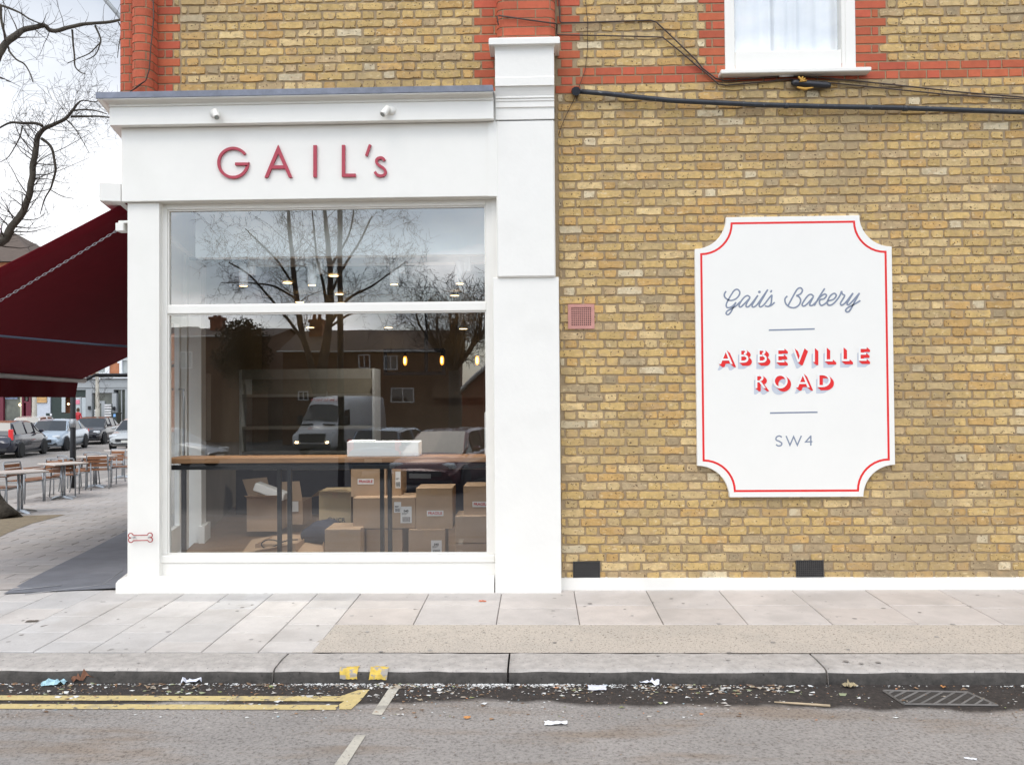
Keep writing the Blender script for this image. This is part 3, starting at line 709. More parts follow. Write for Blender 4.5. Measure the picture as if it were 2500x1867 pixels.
# block-shadowed capitals
def glyph(ch_):
    """strokes as quads in unit cap height coordinates (x right, y up); white stroke thickness .15"""
    t=.145; Q=[]
    def rect(a,b,c,d): Q.append([(a,b),(c,b),(c,d),(a,d)])
    def arcq(cx,cy,rx,ry,a0,a1,n=8):
        for i in range(n):
            a=R(a0+(a1-a0)*i/n); b=R(a0+(a1-a0)*(i+1)/n)
            Q.append([(cx+rx*math.cos(a),cy+ry*math.sin(a)),(cx+rx*math.cos(b),cy+ry*math.sin(b)),(cx+(rx-t)*math.cos(b),cy+(ry-t)*math.sin(b)),(cx+(rx-t)*math.cos(a),cy+(ry-t)*math.sin(a))])
    if ch_=='A': Q.append([(0,0),(.16,0),(.56,1),(.44,1)]); Q.append([(.84,0),(1.0,0),(.56,1),(.44,1)]); rect(.2,.25,.8,.38); w_=1
    if ch_=='B':
        rect(0,0,t,1); rect(t,0,.36,t); rect(t,.44,.34,.44+t*.9); rect(t,1-t,.32,1); arcq(.33,.785,.24,.215,-90,90); arcq(.36,.29,.3,.29,-90,90); w_=.66
    if ch_=='E': rect(0,0,t,1); rect(t,0,.58,t); rect(t,.44,.54,.44+t); rect(t,1-t,.58,1); w_=.58
    if ch_=='V': Q.append([(.0,1),(.16,1),(.5,.0),(.38,.0)]); Q.append([(.72,1),(.88,1),(.5,0),(.38,0)]); w_=.88
    if ch_=='I': rect(0,0,t,1); w_=t
    if ch_=='L': rect(0,0,t,1); rect(t,0,.58,t); w_=.58
    if ch_=='R': rect(0,0,t,1); rect(t,.42,.34,.42+t*.9); rect(t,1-t,.32,1); arcq(.33,.745,.26,.255,-90,90); Q.append([(.26,.46),(.42,.46),(.76,0),(.58,0)]); w_=.76
    if ch_=='O': arcq(.53,.5,.53,.53,0,360,24); w_=1.06
    if ch_=='D': rect(0,0,t,1); rect(t,0,.36,t); rect(t,1-t,.36,1); arcq(.36,.5,.58,.5,-90,90,12); w_=.94
    return Q
V2=lambda x,y:BP(1740+x*.1808,840+y*.1808)
row=[('A',80,268,1.0),('B',357,250,1),('B',605,250,1),('E',857,246,1),('V',1073,243,1),('I',1350,240,1),('L',1510,233,1),('L',1737,230,1),('E',1967,225,1)]
row2=[('R',573,593,1),('O',810,592,1),('A',1120,584,1),('D',1412,580,1)]
qr=MB();qg=MB();qw=MB(); HH=188
def hullq(A,o1,o2): return hull([(x+o1[0],y+o1[1]) for x,y in A]+[(x+o2[0],y+o2[1]) for x,y in A])
MLW=mat('letter_white',(.82,.82,.8),.5,var=.01)
for wrd in (row,row2):
  qr=MB();qg=MB()
  for ch_,x0,yb_,sc in wrd:
      qw=MB()
      for i,Q in enumerate(glyph(ch_)):
          A=[(x0+a*HH,yb_-b*HH) for a,b in Q]; e=i*.00006
          def add(mb_,pts,y0):
              pp=[V2(*p) for p in pts]
              ar=sum(pp[i][0]*pp[(i+1)%len(pp)][1]-pp[(i+1)%len(pp)][0]*pp[i][1] for i in range(len(pp)))
              if ar<0: pp=pp[::-1]
              mb_.poly([(a,y0,b) for a,b in pp])
          add(qg,hullq(A,(48,42),(-15,85)),-.0456-e)
          add(qr,hullq(A,(5,4),(48,42)),-.0478-e)
          add(qw,A,-.0500-e)
      qw.build('capital_letter',MLW,sgn)
  qg.build('lettering_shadow',MSS,sgn); qr.build('red_block_lettering',MRED,sgn)
# ------------------------------------------------------------------ ground
MROAD=bpy.data.materials.new('asphalt'); MROAD.use_nodes=True
def road_nodes():
    t=MROAD.node_tree; n=t.nodes; l=t.links; b=n['Principled BSDF']; b.inputs['Roughness'].default_value=.85
    tc=n.new('ShaderNodeTexCoord'); src=tc.outputs['Object']
    def nz(sc,det=8,ro=.6,st=None):
        s_=src
        if st:
            mp=n.new('ShaderNodeMapping'); mp.inputs['Scale'].default_value=st; l.new(src,mp.inputs[0]); s_=mp.outputs[0]
        z=n.new('ShaderNodeTexNoise'); z.inputs['Scale'].default_value=sc; z.inputs['Detail'].default_value=det; z.inputs['Roughness'].default_value=ro; l.new(s_,z.inputs[0]); return z.outputs[0]
    def ramp(v,p,c):
        r=n.new('ShaderNodeValToRGB'); e=r.color_ramp.elements
        e[0].position,e[1].position=p[0],p[-1]; e[0].color=(*c[0],1); e[1].color=(*c[-1],1)
        for pp,cc in zip(p[1:-1],c[1:-1]): x=e.new(pp); x.color=(*cc,1)
        l.new(v,r.inputs[0]); return r.outputs[0]
    def mix(f,a,b_,bt='MIX'):
        m=n.new('ShaderNodeMixRGB'); m.blend_type=bt
        (l.new(f,m.inputs[0]) if not isinstance(f,float) else setattr(m.inputs[0],'default_value',f)); l.new(a,m.inputs[1]); l.new(b_,m.inputs[2]); return m.outputs[0]
    def math_(op,a,b_=None):
        m=n.new('ShaderNodeMath'); m.operation=op
        for i,x in enumerate((a,b_)):
            if x is None: continue
            if isinstance(x,(int,float)): m.inputs[i].default_value=x
            else: l.new(x,m.inputs[i])
        return m.outputs[0]
    base=ramp(nz(1.3),[.3,.7],[(.26,.243,.227),(.34,.316,.295)])
    sp=ramp(nz(55,5,.7),[.32,.5,.66,.72],[(.45,.42,.4),(1,1,1),(1.12,1.1,1.08),(1.7,1.65,1.6)])
    c=mix(1.0,base,sp,'MULTIPLY')
    brown=ramp(nz(2.2,8,.6,(.5,2.2,1)),[.52,.68],[(1,1,1),(.86,.77,.68)]); c=mix(1.0,c,brown,'MULTIPLY')
    # old patched channel beside the kerb: darker, newer tarmac with a ragged edge
    sx=n.new('ShaderNodeSeparateXYZ'); l.new(src,sx.inputs[0])
    e1=nz(1.6,7,.6); e2=nz(.55,2)
    edge=math_('ADD',sx.outputs[1],math_('ADD',math_('MULTIPLY',math_('SUBTRACT',e1,.5),.42),math_('MULTIPLY',math_('SUBTRACT',e2,.5),.5)))
    mr=n.new('ShaderNodeMapRange'); mr.inputs[1].default_value=-2.40; mr.inputs[2].default_value=-2.33; l.new(edge,mr.inputs[0])
    mr3=n.new('ShaderNodeMapRange'); mr3.inputs[1].default_value=-1.0; mr3.inputs[2].default_value=.5; mr3.inputs[3].default_value=1; mr3.inputs[4].default_value=0; l.new(sx.outputs[1],mr3.inputs[0])
    wet=math_('MULTIPLY',mr.outputs[0],mr3.outputs[0])
    dark=ramp(nz(38,6,.7),[.35,.6,.75],[(.020,.016,.014),(.046,.037,.032),(.10,.088,.078)])
    c=mix(wet,c,dark)
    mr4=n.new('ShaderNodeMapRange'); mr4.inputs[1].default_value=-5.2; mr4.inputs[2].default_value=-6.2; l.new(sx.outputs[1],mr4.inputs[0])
    far_dark=ramp(nz(30,5,.7),[.3,.7],[(.035,.034,.036),(.065,.062,.064)])
    c=mix(mr4.outputs[0],c,far_dark)  # far carriageway coloured darker to dim its reflection in the window
    l.new(c,b.inputs['Base Color'])
    bp=n.new('ShaderNodeBump'); bp.inputs['Distance'].default_value=.006; l.new(nz(60,5,.7),bp.inputs['Height']); l.new(bp.outputs[0],b.inputs['Normal'])
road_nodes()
def roadz(x,y):
    if y>0: return gz(y)-.1+.015*0
    if y>-6:
        if y>-2.6: return -.088-.012*max(0,min(1,(x-1)/2))*0
        return -.088+.03*min(1,(-2.6-y)/3)
    return gz(y)-.058
g=MB(); xs=[-400,-200,-100,-60]+[-40+2*i for i in range(45)]+[60,100,200,400]
ys=[-400,-200,-100,-60,-40,-30,-25]+[-20+1*i for i in range(17)]+[-2.6,-1.7,-.5]+[0+.75*i for i in range(32)]+[26,30,40,50,60,80,120,200,400]
for y in ys:
    for x in xs: g.v.append((x,y,roadz(x,y)))
g.smooth=True
for j in range(len(ys)-1):
    for i in range(len(xs)-1):
        a=j*len(xs)+i; g.face((a,a+1,a+len(xs)+1,a+len(xs)))
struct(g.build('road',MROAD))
# kerb of the south footway
KY=-1.995
kb=MB(); joints=[-9.0,-7.2,-5.5,-3.55,G(668,1630).x,G(1240,1630).x,G(2016,1630).x,4.6,6.5,8.6]
for a,b in zip(joints[:-1],joints[1:]):
    a+=.006;b-=.006; n=28; rr=.042; k=len(kb.v)
    prof=[(-1.665,-.005),(-1.80,-.003),(KY+rr,-.008)]+[(KY+rr-rr*math.sin(t),-.008-rr+rr*math.cos(t)) for t in (R(25),R(50),R(75))]+[(KY-.002,-.06),(KY-.012,-.2)]
    for i in range(n+1):
        x=a+(b-a)*i/n
        for (y,z) in prof:
            nn=noise.noise(Vector((x*6,y*14,z*14)))*.006
            tilt=-.012*max(0,(x-1.2))*0
            kb.v.append((x,y+(nn if z<-.02 else 0),z+(nn if z>-.05 else 0)))
    m_=len(prof); kb.smooth=True
    for i in range(n):
        for j in range(m_-1):
            q=k+i*m_+j
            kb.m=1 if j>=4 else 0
            kb.face((q,q+1,q+m_+1,q+m_))
    kb.m=0; kb.smooth=False
    kb.face(tuple(k+j for j in range(m_))); kb.face(tuple(k+n*m_+j for j in range(m_))[::-1])
MKT=mat('granite_kerb_top',(.42,.39,.36),.85,var=.2,vscale=14,bump=.003,bscale=70,speck=.33,speckscale=60,speckcol=(.22,.2,.19))
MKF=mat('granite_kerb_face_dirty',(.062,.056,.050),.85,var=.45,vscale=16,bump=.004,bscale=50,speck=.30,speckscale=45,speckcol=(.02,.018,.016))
struct(kb.build('kerb',[MKT,MKF]))
yk=MB()
for px in (852,925):
    a=G(px-24 if px<900 else px-24,1628,-.02); 
    x0=G(px-22,1630).x; x1=G(px+22,1630).x
    pr_=[(KY+.055,-.003),(KY+.03,-.003),(KY+.008,-.014),(KY-.004,-.035),(KY-.0085,-.062)]
    k=len(yk.v)
    nx=8
    for i in range(nx+1):
        for j,(y,z) in enumerate(pr_):
            jj=(rnd.uniform(-.004,.004) if i in(0,nx) or j in (0,4) else 0)
            yk.v.append((x0+(x1-x0)*i/nx+jj,y-.003,z+.001+jj))
    for i in range(nx):
        for j in range(4): q=k+i*5+j; yk.face((q,q+1,q+6,q+5))
struct(yk.build('kerb_marking',MYELK))
# bed under the paving
bd_=MB(); bd_.poly([(-9,-1.665,-.012),(9,-1.665,-.012),(9,-.02,-.012+.034),(-9,-.02,-.012+.034)]); struct(bd_.build('pavement_bed',MJOINT))
pv=MB()
def slab(mb,pts,zf_,base,h=.012):
    """pts 4 xy corners (ccw)"""
    c=(sum(p[0] for p in pts)/4,sum(p[1] for p in pts)/4); v=rnd.uniform(.93,1.06); dz=rnd.uniform(-.0015,.0015)
    t=rnd.uniform(-.02,.02); mb.col=(base[0]*v*(1+t),base[1]*v,base[2]*v*(1-t)); mb.smooth=False
    k=len(mb.v)
    def ins(p,d):
        dx,dy=p[0]-c[0],p[1]-c[1]; return (p[0]-math.copysign(min(d,abs(dx)*.4),dx) if 1 else 0, p[1]-math.copysign(min(d,abs(dy)*.4),dy))
    A=[p for p in pts]; B=[ins(p,.004) for p in pts]
    for p in A: mb.v.append((p[0],p[1],zf_(p[0],p[1])-h))
    for p in A: mb.v.append((p[0],p[1],zf_(p[0],p[1])-.004+dz))
    for p in B: mb.v.append((p[0],p[1],zf_(p[0],p[1])+dz))
    mb.face((k+8,k+9,k+10,k+11))
    for i in range(4):
        j=(i+1)%4; mb.face((k+i,k+j,k+4+j,k+4+i)); mb.face((k+4+i,k+4+j,k+8+j,k+8+i))
flat=lambda x,y:pz(y)
PC=(.53,.505,.48)
x=-8.9; colw=.372; ci=0
XJ=[P(885,1447,0).x+.0]
xsplit=G(818,1529).x
while x<xsplit-.05:
    y0=-1.657; off=0 if ci%2 else .11
    ycuts=[-1.657]+[-1.657+off+.225*k_*2*.5+.0 for k_ in range(1,12)]
    ycuts=[-1.657]; yv=-1.657+(.21 if ci%2 else .42)
    while yv<-.2: ycuts.append(yv); yv+=.42
    ycuts.append(-.10 if x>-3.5 else -.02)
    xa_,xb_=x,min(x+colw,xsplit)
    for a,b in zip(ycuts[:-1],ycuts[1:]): slab(pv,[(xa_+.003,a+.003),(xb_-.003,a+.003),(xb_-.003,b-.003),(xa_+.003,b-.003)],flat,PC)
    x+=colw; ci+=1
xs_=[xsplit]; xv=G(1009.6,1527).x
while xv<8.9: xs_.append(xv); xv+=.598
xs_.append(8.95)
for i,(a,b) in enumerate(zip(xs_[:-1],xs_[1:])):
    ym=-.52 if i%2 else -.60
    for c_,d_ in ((-1.03,ym),(ym,-.02)): slab(pv,[(a+.0025,c_+.0025),(b-.0025,c_+.0025),(b-.0025,d_-.0025),(a+.0025,d_-.0025)],flat,(.52,.475,.44))
# west footway slabs, laid square to the side street
kA,kB=G(0,1226),G(308,1155)
kd=(kB-kA); kd.z=0; kd.normalize()
def kerb_u(y):   # x of the west kerb at this y
    return kA.x+(kB.x-kA.x)*(y-kA.y)/(kB.y-kA.y)
def wz(x,y): return gz(y)+pz(y)
s_=-.2
row=0
while s_<46:
    h=.30 if s_<22 else 1.2; wd=.45 if s_<22 else 1.8
    u=-.5+(.22 if row%2 else 0)
    while u<8:
        pts=[]
        for (du,dv) in ((u+.004,s_+.004),(u+.004,s_+h-.004),(u+wd-.004,s_+h-.004),(u+wd-.004,s_+.004)):
            q=CORN+DE*du+DS*dv; pts.append((q.x,q.y))
        cx,cy=sum(p[0] for p in pts)/4,sum(p[1] for p in pts)/4
        if min(p[1] for p in pts)>-.015 and cx>kerb_u(cy)+.35 : slab(pv,pts[::-1],wz,(.46,.425,.40))
        u+=wd
    s_+=h; row+=1
pvo=struct(pv.build('pavement',MPAV))
# west bed + kerb
wb=MB(); yy_=[-.01+i*.75 for i in range(13)]+[9.5+3*i for i in range(14)]
for a,b in zip(yy_[:-1],yy_[1:]):
    wb.poly([(kerb_u(a)+.3,a,gz(a)+pz(a)-.006),(-2.6,a,gz(a)+pz(a)-.006),(-2.6-(b-a)*0,b,gz(b)+pz(b)-.006),(kerb_u(b)+.3,b,gz(b)+pz(b)-.006)])
struct(wb.build('footway_bed',mat('footway_bedding',(.22,.20,.18),.95,var=.2,vscale=20)))
wk=MB()
for a,b in zip(yy_[:-1],yy_[1:]):
    xa_,xb_=kerb_u(a),kerb_u(b)
    for f in (0,1): pass
    z0,z1=gz(a),gz(b)
    wk.poly([(xa_,a,z0),(xa_+.345,a,z0),(xb_+.345,b,z1),(xb_,b,z1)]); wk.poly([(xa_,a,z0-.2),(xa_,a,z0),(xb_,b,z1),(xb_,b,z1-.2)])
struct(wk.build('kerb',MKT))
# tarmac strip
ts=MB(); n=60; k=0
for i in range(n+1):
    x=xsplit+.0+(8.9-xsplit)*i/n; ts.v+=[(x-(.14 if i==0 else 0),-1.66,-.002),(x,-1.37,pz(-1.37)-.001+.002*noise.noise(Vector((x*2,0,0)))),(x,-1.035,pz(-1.035)-.002)]
ts.smooth=True
for i in range(n):
    for j in (0,1): q=3*i+j; ts.face((q,q+3,q+4,q+1))
struct(ts.build('tarmac_strip',MTARP))
# slate threshold and earth pit
def gpoly(mb,pxs,dz,sub=1):
    pts=[G(*p) for p in pxs]; mb.poly([(p.x,p.y,p.z+dz) for p in pts])
sl_=MB()
A_=G(8,1460);B_=G(303,1299)
o0,o1=.0,None
dv=B_-A_; L0=dv.length
k=0; nn=10
sl_.smooth=False
for i in range(nn+1):
    t=i/nn; ll=A_.lerp(B_,t*1.9) if 0 else A_+dv*t*1.6
    s0=(ll-CORN).dot(DS); rr_=CORN+DS*s0+DE*.0
    sl_.v+=[(ll.x,ll.y,gz(ll.y)+pz(ll.y)+.006),(rr_.x,rr_.y,gz(rr_.y)+pz(rr_.y)+.012)]
for i in range(nn): sl_.face((2*i,2*i+2,2*i+3,2*i+1)[::-1])
struct(sl_.build('slate_forecourt',MSLATE))
gr=MB()
for t0,t1 in (((30,1452),(150,1440)),((250,1437),(300,1400)),((60,1462),(270,1436))):
    a,b=G(*t0),G(*t1); gr.tube([a+Vector((0,0,.008+pz(a.y))),b+Vector((0,0,.012+pz(b.y)))],.004,4)
struct(gr.build('slate_joint',mat('pale_grout',(.35,.35,.36),.9)))
eb=MB(); gpoly(eb,[(-40,1330),(25,1298),(75,1279),(160,1256),(20,1260),(-60,1262)][::-1],.005); struct(eb.build('tree_pit_earth',MEARTH))
# ------------------------------------------------------------------ road markings
def gl_poly(mb,pxs,dz=0):
    pts=[G(px,py,RZ) for px,py in pxs]; mb.poly([(p.x,p.y,roadz(p.x,p.y)+.004+dz) for p in pts])
def jag(a,b,n,j):
    out=[]
    for i in range(n):
        t=i/n; out.append((a[0]+(b[0]-a[0])*t,a[1]+(b[1]-a[1])*t+rnd.uniform(-j,j)))
    return out
ym=MB()
def gstrip(mb,top,bot,dz=.004,jt=.0015):
    """strip between two world polylines"""
    k=len(mb.v)
    for a,b in zip(top,bot):
        mb.v+=[(a[0],a[1]+rnd.uniform(-jt,jt),roadz(*a[:2])+dz),(b[0],b[1]+rnd.uniform(-jt,jt),roadz(*b[:2])+dz)]
    for i in range(len(top)-1): q=k+2*i; mb.face((q,q+1,q+3,q+2))
def wl(px,py): p=G(px,py,RZ); return (p.x,p.y)
def lin(a,b,n): return [(a[0]+(b[0]-a[0])*i/n,a[1]+(b[1]-a[1])*i/n) for i in range(n+1)]
yT,yTb=wl(500,1698)[1],wl(500,1710)[1]; y2T,y2Tb=wl(500,1719)[1],wl(500,1731)[1]
xe=wl(845,1705)[0]
gstrip(ym,lin((-9,yT),(xe,yT),150),lin((-9,yTb),(xe,yTb),150))
gstrip(ym,lin((-9,y2T),(xe-.02,y2T),150),lin((-9,y2Tb),(xe-.02,y2Tb),150))
E_=[wl(833,1698),wl(852,1692),wl(875,1684),wl(902,1683),wl(880,1710),wl(857,1731),wl(828,1731),wl(828,1719),wl(842,1710),wl(833,1709)]
k=len(ym.v); ym.v+=[(a[0],a[1],roadz(*a)+.0045) for a in E_]; ym.face(tuple(range(k,k+len(E_)))[::-1])
struct(ym.build('double_yellow_line',MYEL))
wm_=MB()
def quadstrip(mb,a,b,c,d,n=14):  # edges a-d and b-c
    gstrip(mb,lin(a,d,n),lin(b,c,n),jt=.004)
quadstrip(wm_,wl(953,1674),wl(978,1674),wl(932,1745),wl(907,1743))
quadstrip(wm_,wl(869,1795),wl(893,1795),wl(837,1885),wl(805,1885))
struct(wm_.build('white_bay_line',MWHP))
# ------------------------------------------------------------------ gutter drain
c4=[wl(2157,1686),wl(2362,1690),wl(2436,1722),wl(2207,1719)]
dz=RZ-.004
dt=thing('gutter_drain','rusty iron gutter grating with slanting bars set in the road by the kerb','drain',((c4[0][0]+c4[2][0])/2,(c4[0][1]+c4[2][1])/2,RZ))
q=MB(); q.poly([(x,y,RZ+.0005) for x,y in c4][::-1]); q.build('drain_well',mat('drain_silt',(.045,.04,.036),.9,var=.5,vscale=30),dt)
q=MB()
for a,b in zip(c4,c4[1:]+c4[:1]):
    q.tube([(a[0],a[1],RZ+.002),(b[0],b[1],RZ+.002)],.007,4,smooth=False)
q.build('drain_frame',mat('rusty_iron',(.13,.12,.11),.7,var=.3),dt)
q=MB()
def lp(a,b,t): return (a[0]+(b[0]-a[0])*t,a[1]+(b[1]-a[1])*t)
def inq(u,v): a=lp(c4[0],c4[1],u); b=lp(c4[3],c4[2],u); return lp(a,b,v)
for i in range(12):
    t=i/11*1.6-.3
    pts=[(t+.55,0),(t,1)]
    u0,u1=t+.42,t-.12; v0,v1=0,1
    # clip in u
    def clip(u0,v0,u1,v1):
        if max(u0,u1)<0 or min(u0,u1)>1: return None
        ps=[]
        for (ua,va,ub,vb) in ((u0,v0,u1,v1),(u1,v1,u0,v0)):
            if ua<0: s_=(0-ua)/(ub-ua); va=va+(vb-va)*s_; ua=0
            if ua>1: s_=(1-ua)/(ub-ua); va=va+(vb-va)*s_; ua=1
            ps.append((ua,va))
        return ps
    c_=clip(u0,v0,u1,v1)
    if c_:
        a,b=inq(*c_[0]),inq(*c_[1]); q.tube([(a[0],a[1],RZ+.001),(b[0],b[1],RZ+.001)],.0065,4,smooth=False)
q.build('drain_bars',mat('worn_iron',(.15,.14,.13),.6,var=.3),dt)
# ------------------------------------------------------------------ pipes, cables, vents, small things on the wall
A1=lambda x,y:(1100+x*.27125,y*.27125); A2=lambda x,y:(1700+x*.36166,y*.36166)
def wire(name,label,cat,pts,r,Y,m_,n=6,group=None):
    q=MB(); q.tube([P(a,b,Y-(.0 if not isinstance(Y,tuple) else 0)) for a,b in pts],r,n); return tag(q.build(name,m_),label,cat,group)
pp=[(1407,223),(1480,229),(1560,238),(1640,246),(1700,249),(1850,256),(2000,260),(2200,264),(2350,269),(2520,275),(2800,284)]
dp=thing('drain_pipe','long weathered black pipe running across the wall below the red brick band','pipe',P(1405,222,-.07))
q=MB(); q.tube([P(a,b,-.065) for a,b in pp],.021,12); q.build('pipe_run',MPIPE,dp)
q=MB(); q.tube([P(1407,223,-.10),P(1405,223,-.05),P(1405,224,.01)],[.036,.036,.033],12); q.build('pipe_elbow',MPIPE,dp)
q=MB()
for px,py in ((1920,258.5),(2210,265)): c=P(px,py,-.065); q=MB(); q.tube([c-Vector((.018,0,0)),c+Vector((.018,0,0))],.0245,12); q.build('pipe_clip',MPIPE,dp)
wire('wall_cable','upper brown cable stepping down the brick wall to the window ledge','cable',[A1(x,y) for x,y in ((975,-60),(975,0),(985,195),(1000,207),(1180,205),(1500,195),(1800,185),(1850,200),(1970,310),(2212,545))]+[A2(x,y) for x,y in ((40,460),(130,530),(190,546),(400,530),(560,518),(700,517),(900,530),(1300,570),(1800,625),(2212,658),(2500,690))],.0062,-.03,MCAB)
wire('wall_cable','lower brown cable bending round the red pier and down beside the upper cable','cable',[A1(x,y) for x,y in ((425,205),(415,145),(440,143),(800,195),(948,215),(958,225),(955,305),(965,316),(1230,320),(1700,330),(1910,337),(2050,450),(2212,590))]+[A2(x,y) for x,y in ((60,490),(150,570),(200,577),(400,560),(620,535),(760,548),(900,560),(1300,600),(1700,640),(2212,670),(2500,700))],.0062,[-.17 if 0 else -.03][0] if 0 else -.15 if 0 else -.034,MCAB) if 0 else None
def P3(l,Yf):
    return [P(a,b,Yf(a)) for a,b in l]
lc=[A1(x,y) for x,y in ((430,230),(418,148),(440,143),(800,195),(948,215),(958,225),(955,305),(965,316),(1230,320),(1700,330),(1910,337),(2050,450),(2212,590))]+[A2(x,y) for x,y in ((60,490),(150,570),(200,577),(400,560),(620,535),(760,548),(900,560),(1300,600),(1700,640),(2212,670),(2500,700))]
q=MB(); q.tube(P3(lc,lambda a:-.155 if a<1359 else -.03),.0062,6); tag(q.build('wall_cable',MCAB),'lower brown cable crossing the red pier above the white pillar','cable','cables on the front wall')
bpy.data.objects['wall_cable']['group']='cables on the front wall'
wire('thin_wire','thin loose wire hanging down past the pipe elbow beside the white pillar','wire',[A1(x,y) for x,y in ((1215,-40),(1222,100),(1235,200),(1232,450),(1210,640),(1150,800),(1110,900),(1040,1040),(985,1170),(975,1215))],.0028,-.022,MCAB,5)
lw=[(1235/3.304,-10),(1240/3.304,45),(1215/3.304,121),(1205/3.304,169),(1175/3.304,197),(1100/3.304,215),(1050/3.304,224)]
q=MB(); q.tube([P(a,b,-.185) for a,b in lw],.0048,6); q.tube([P(352,199,-.185),P(338,208,-.2),P(322,222,-.2)],.0035,5); tag(q.build('drop_wire',MCAB),'dark wire running down the rounded red brick corner pier to the lead roof edge','wire')
sp=thing('cable_splice','black sleeve joint with yellow tape hanging on the cables under the window ledge','cable joint',P(1975,205,-.05))
q=MB(); a,b=P(*A2(640,560),-.06),P(*A2(905,578),-.06); q.tube([a,a.lerp(b,.06),a.lerp(b,.12),a.lerp(b,.9),b],[.012,.026,.030,.028,.022],12); q.build('sleeve',mat('black_plastic',(.02,.02,.025),.35),sp)
q=MB(); 
for pts in ([(690,518),(710,545),(735,530)],[(720,520),(700,550),(745,545)]): q.tube([P(*A2(x,y),-.095) for x,y in pts],[.008,.011,.006],6)
q.tube([P(*A2(x,y),-.09) for x,y in ((680,590),(730,603),(790,592))],[.006,.012,.004],6)
q.build('yellow_tape',mat('yellow_tape',(.55,.30,.05),.6),sp)
q=MB(); q.tube([P(*A2(x,y),-.045) for x,y in ((560,516),(600,512),(655,512))],[.006,.011,.006],6); q.build('white_tape',MPAPER,sp)
def vent(name,label,px0,py0,px1,py1,Y,nx,nz_,m_,fw,group=None,back=.02):
    a=P(px0,py1,Y); b=P(px1,py0,Y); t=thing(name,label,'air vent',((a.x+b.x)/2,Y,a.z),0,group)
    q=MB(); x0,x1,z0,z1=a.x,b.x,a.z,b.z
    q.box(x0,Y,z0,x0+fw,.0,z1); q.box(x1-fw,Y,z0,x1,.0,z1); q.box(x0+fw,Y,z0,x1-fw,.0,z0+fw); q.box(x0+fw,Y,z1-fw,x1-fw,.0,z1)
    q.build('frame',m_,t)
    q=MB(); X0,X1,Z0,Z1=x0+fw,x1-fw,z0+fw,z1-fw; px=(X1-X0)/nx; pz=(Z1-Z0)/nz_; e=.20
    for i in range(nx+1): x=X0+px*i; q.box(max(X0,x-px*e),Y+.003,Z0,min(X1,x+px*e),-.004,Z1)
    for i in range(nz_+1): z=Z0+pz*i; q.box(X0,Y+.0045,max(Z0,z-pz*e),X1,-.004,min(Z1,z+pz*e))
    q.build('grid',m_,t)
    q=MB(); q.box(X0,-.0125,Z0,X1,-.011,Z1); q.build('recess',MDARK,t)  # black plate standing in for the shade inside the vent holes
MTERR=mat('terracotta_pink',(.52,.26,.22),.75,var=.12,vscale=20)
vent('air_vent','square pink terracotta vent with a grid of round-looking holes near the white pillar',1387,742,1451,803,-.02,10,10,MTERR,.026)
vent('air_brick','black cast iron air brick low on the wall next to the white pillar',1399,1370,1465,1410,-.018,13,8,MIRON,.006,'black air bricks at the foot of the wall')
vent('air_brick','black cast iron air brick low on the wall beneath the white bakery board',1944,1367,2011,1408,-.018,13,8,MIRON,.006,'black air bricks at the foot of the wall')
# spotlights on the cornice band
def spot(px,py,dx,lab):
    c=P(px,py,-.205); t=thing('spotlight',lab,'lamp',(c.x,-.205,c.z),0,'white spotlights on the shop cornice')
    q=MB(); q.lathe([(.001,-.018),(.032,-.016),(.034,.0),(.034,.012)],(c.x-dx*.9,-.222,c.z+.012),16,'y'); q.build('base',MWG,t)
    d=Vector((dx,-.05,-.075)).normalized(); a=c+Vector((-dx*.3,-.045,.025)); b=a+d*.09
    q=MB(); q.tube([c+Vector((-dx*.9,-.02,.01)),a],.009,8); q.tube([a-d*.005,a,a+d*.08,b],[.019,.026,.0265,.025],16); q.build('barrel',MWG,t)
    q=MB(); q.tube([b-d*.002,b+d*.002],.019,14); q.build('lens',mat('lens_glass',(.25,.27,.25),.2),t)
spot(533,283,.035,'small white spotlight left on the cornice above the letter g, tilted down to the right')
spot(946,276,-.04,'small white spotlight right on the cornice above the last letter, tilted down to the left')
# bone-shaped red hook
bo=thing('dog_lead_hook','bone-shaped red wire dog lead hook on the white corner pilaster','hook',P(343,1313,-.11))
B=lambda x,y:P(250+x/4.9156,1200+y/4.9156,-.135)
q=MB()
cs=[(341,528,28,(-60,215)),(570,520,28,(-35,235)),(574,574,28,(-235,35)),(341,578,28,(-215,60))]
pts=[]
def loop(cx,cy,r_,a0,a1): return [B(cx+r_*math.cos(R(a0+(a1-a0)*i/12)),cy+r_*math.sin(R(a0+(a1-a0)*i/12))) for i in range(13)]
pts=loop(341,526,28,0,-250)[::-1]; 
pth=loop(341,526,29,90,355)+loop(571,521,29,185,450)+loop(573,574,29,-90,165)+loop(342,578,29,15,270)
q.tube(pth+[pth[0]],.0042,6,cap=False)
q.build('wire_outline',mat('red_powder_coat',(.35,.03,.03),.4),bo)
q=MB()
for x in (372,553): c=B(x,549); q=MB(); q.tube([c,c+Vector((0,.03,0))],.006,8); q.tube([c+Vector((-.006 if x<400 else .006,-.0,0)),B(x-35 if x<400 else x+30,551)],.003,5); q.build('fixing',MALU,bo)
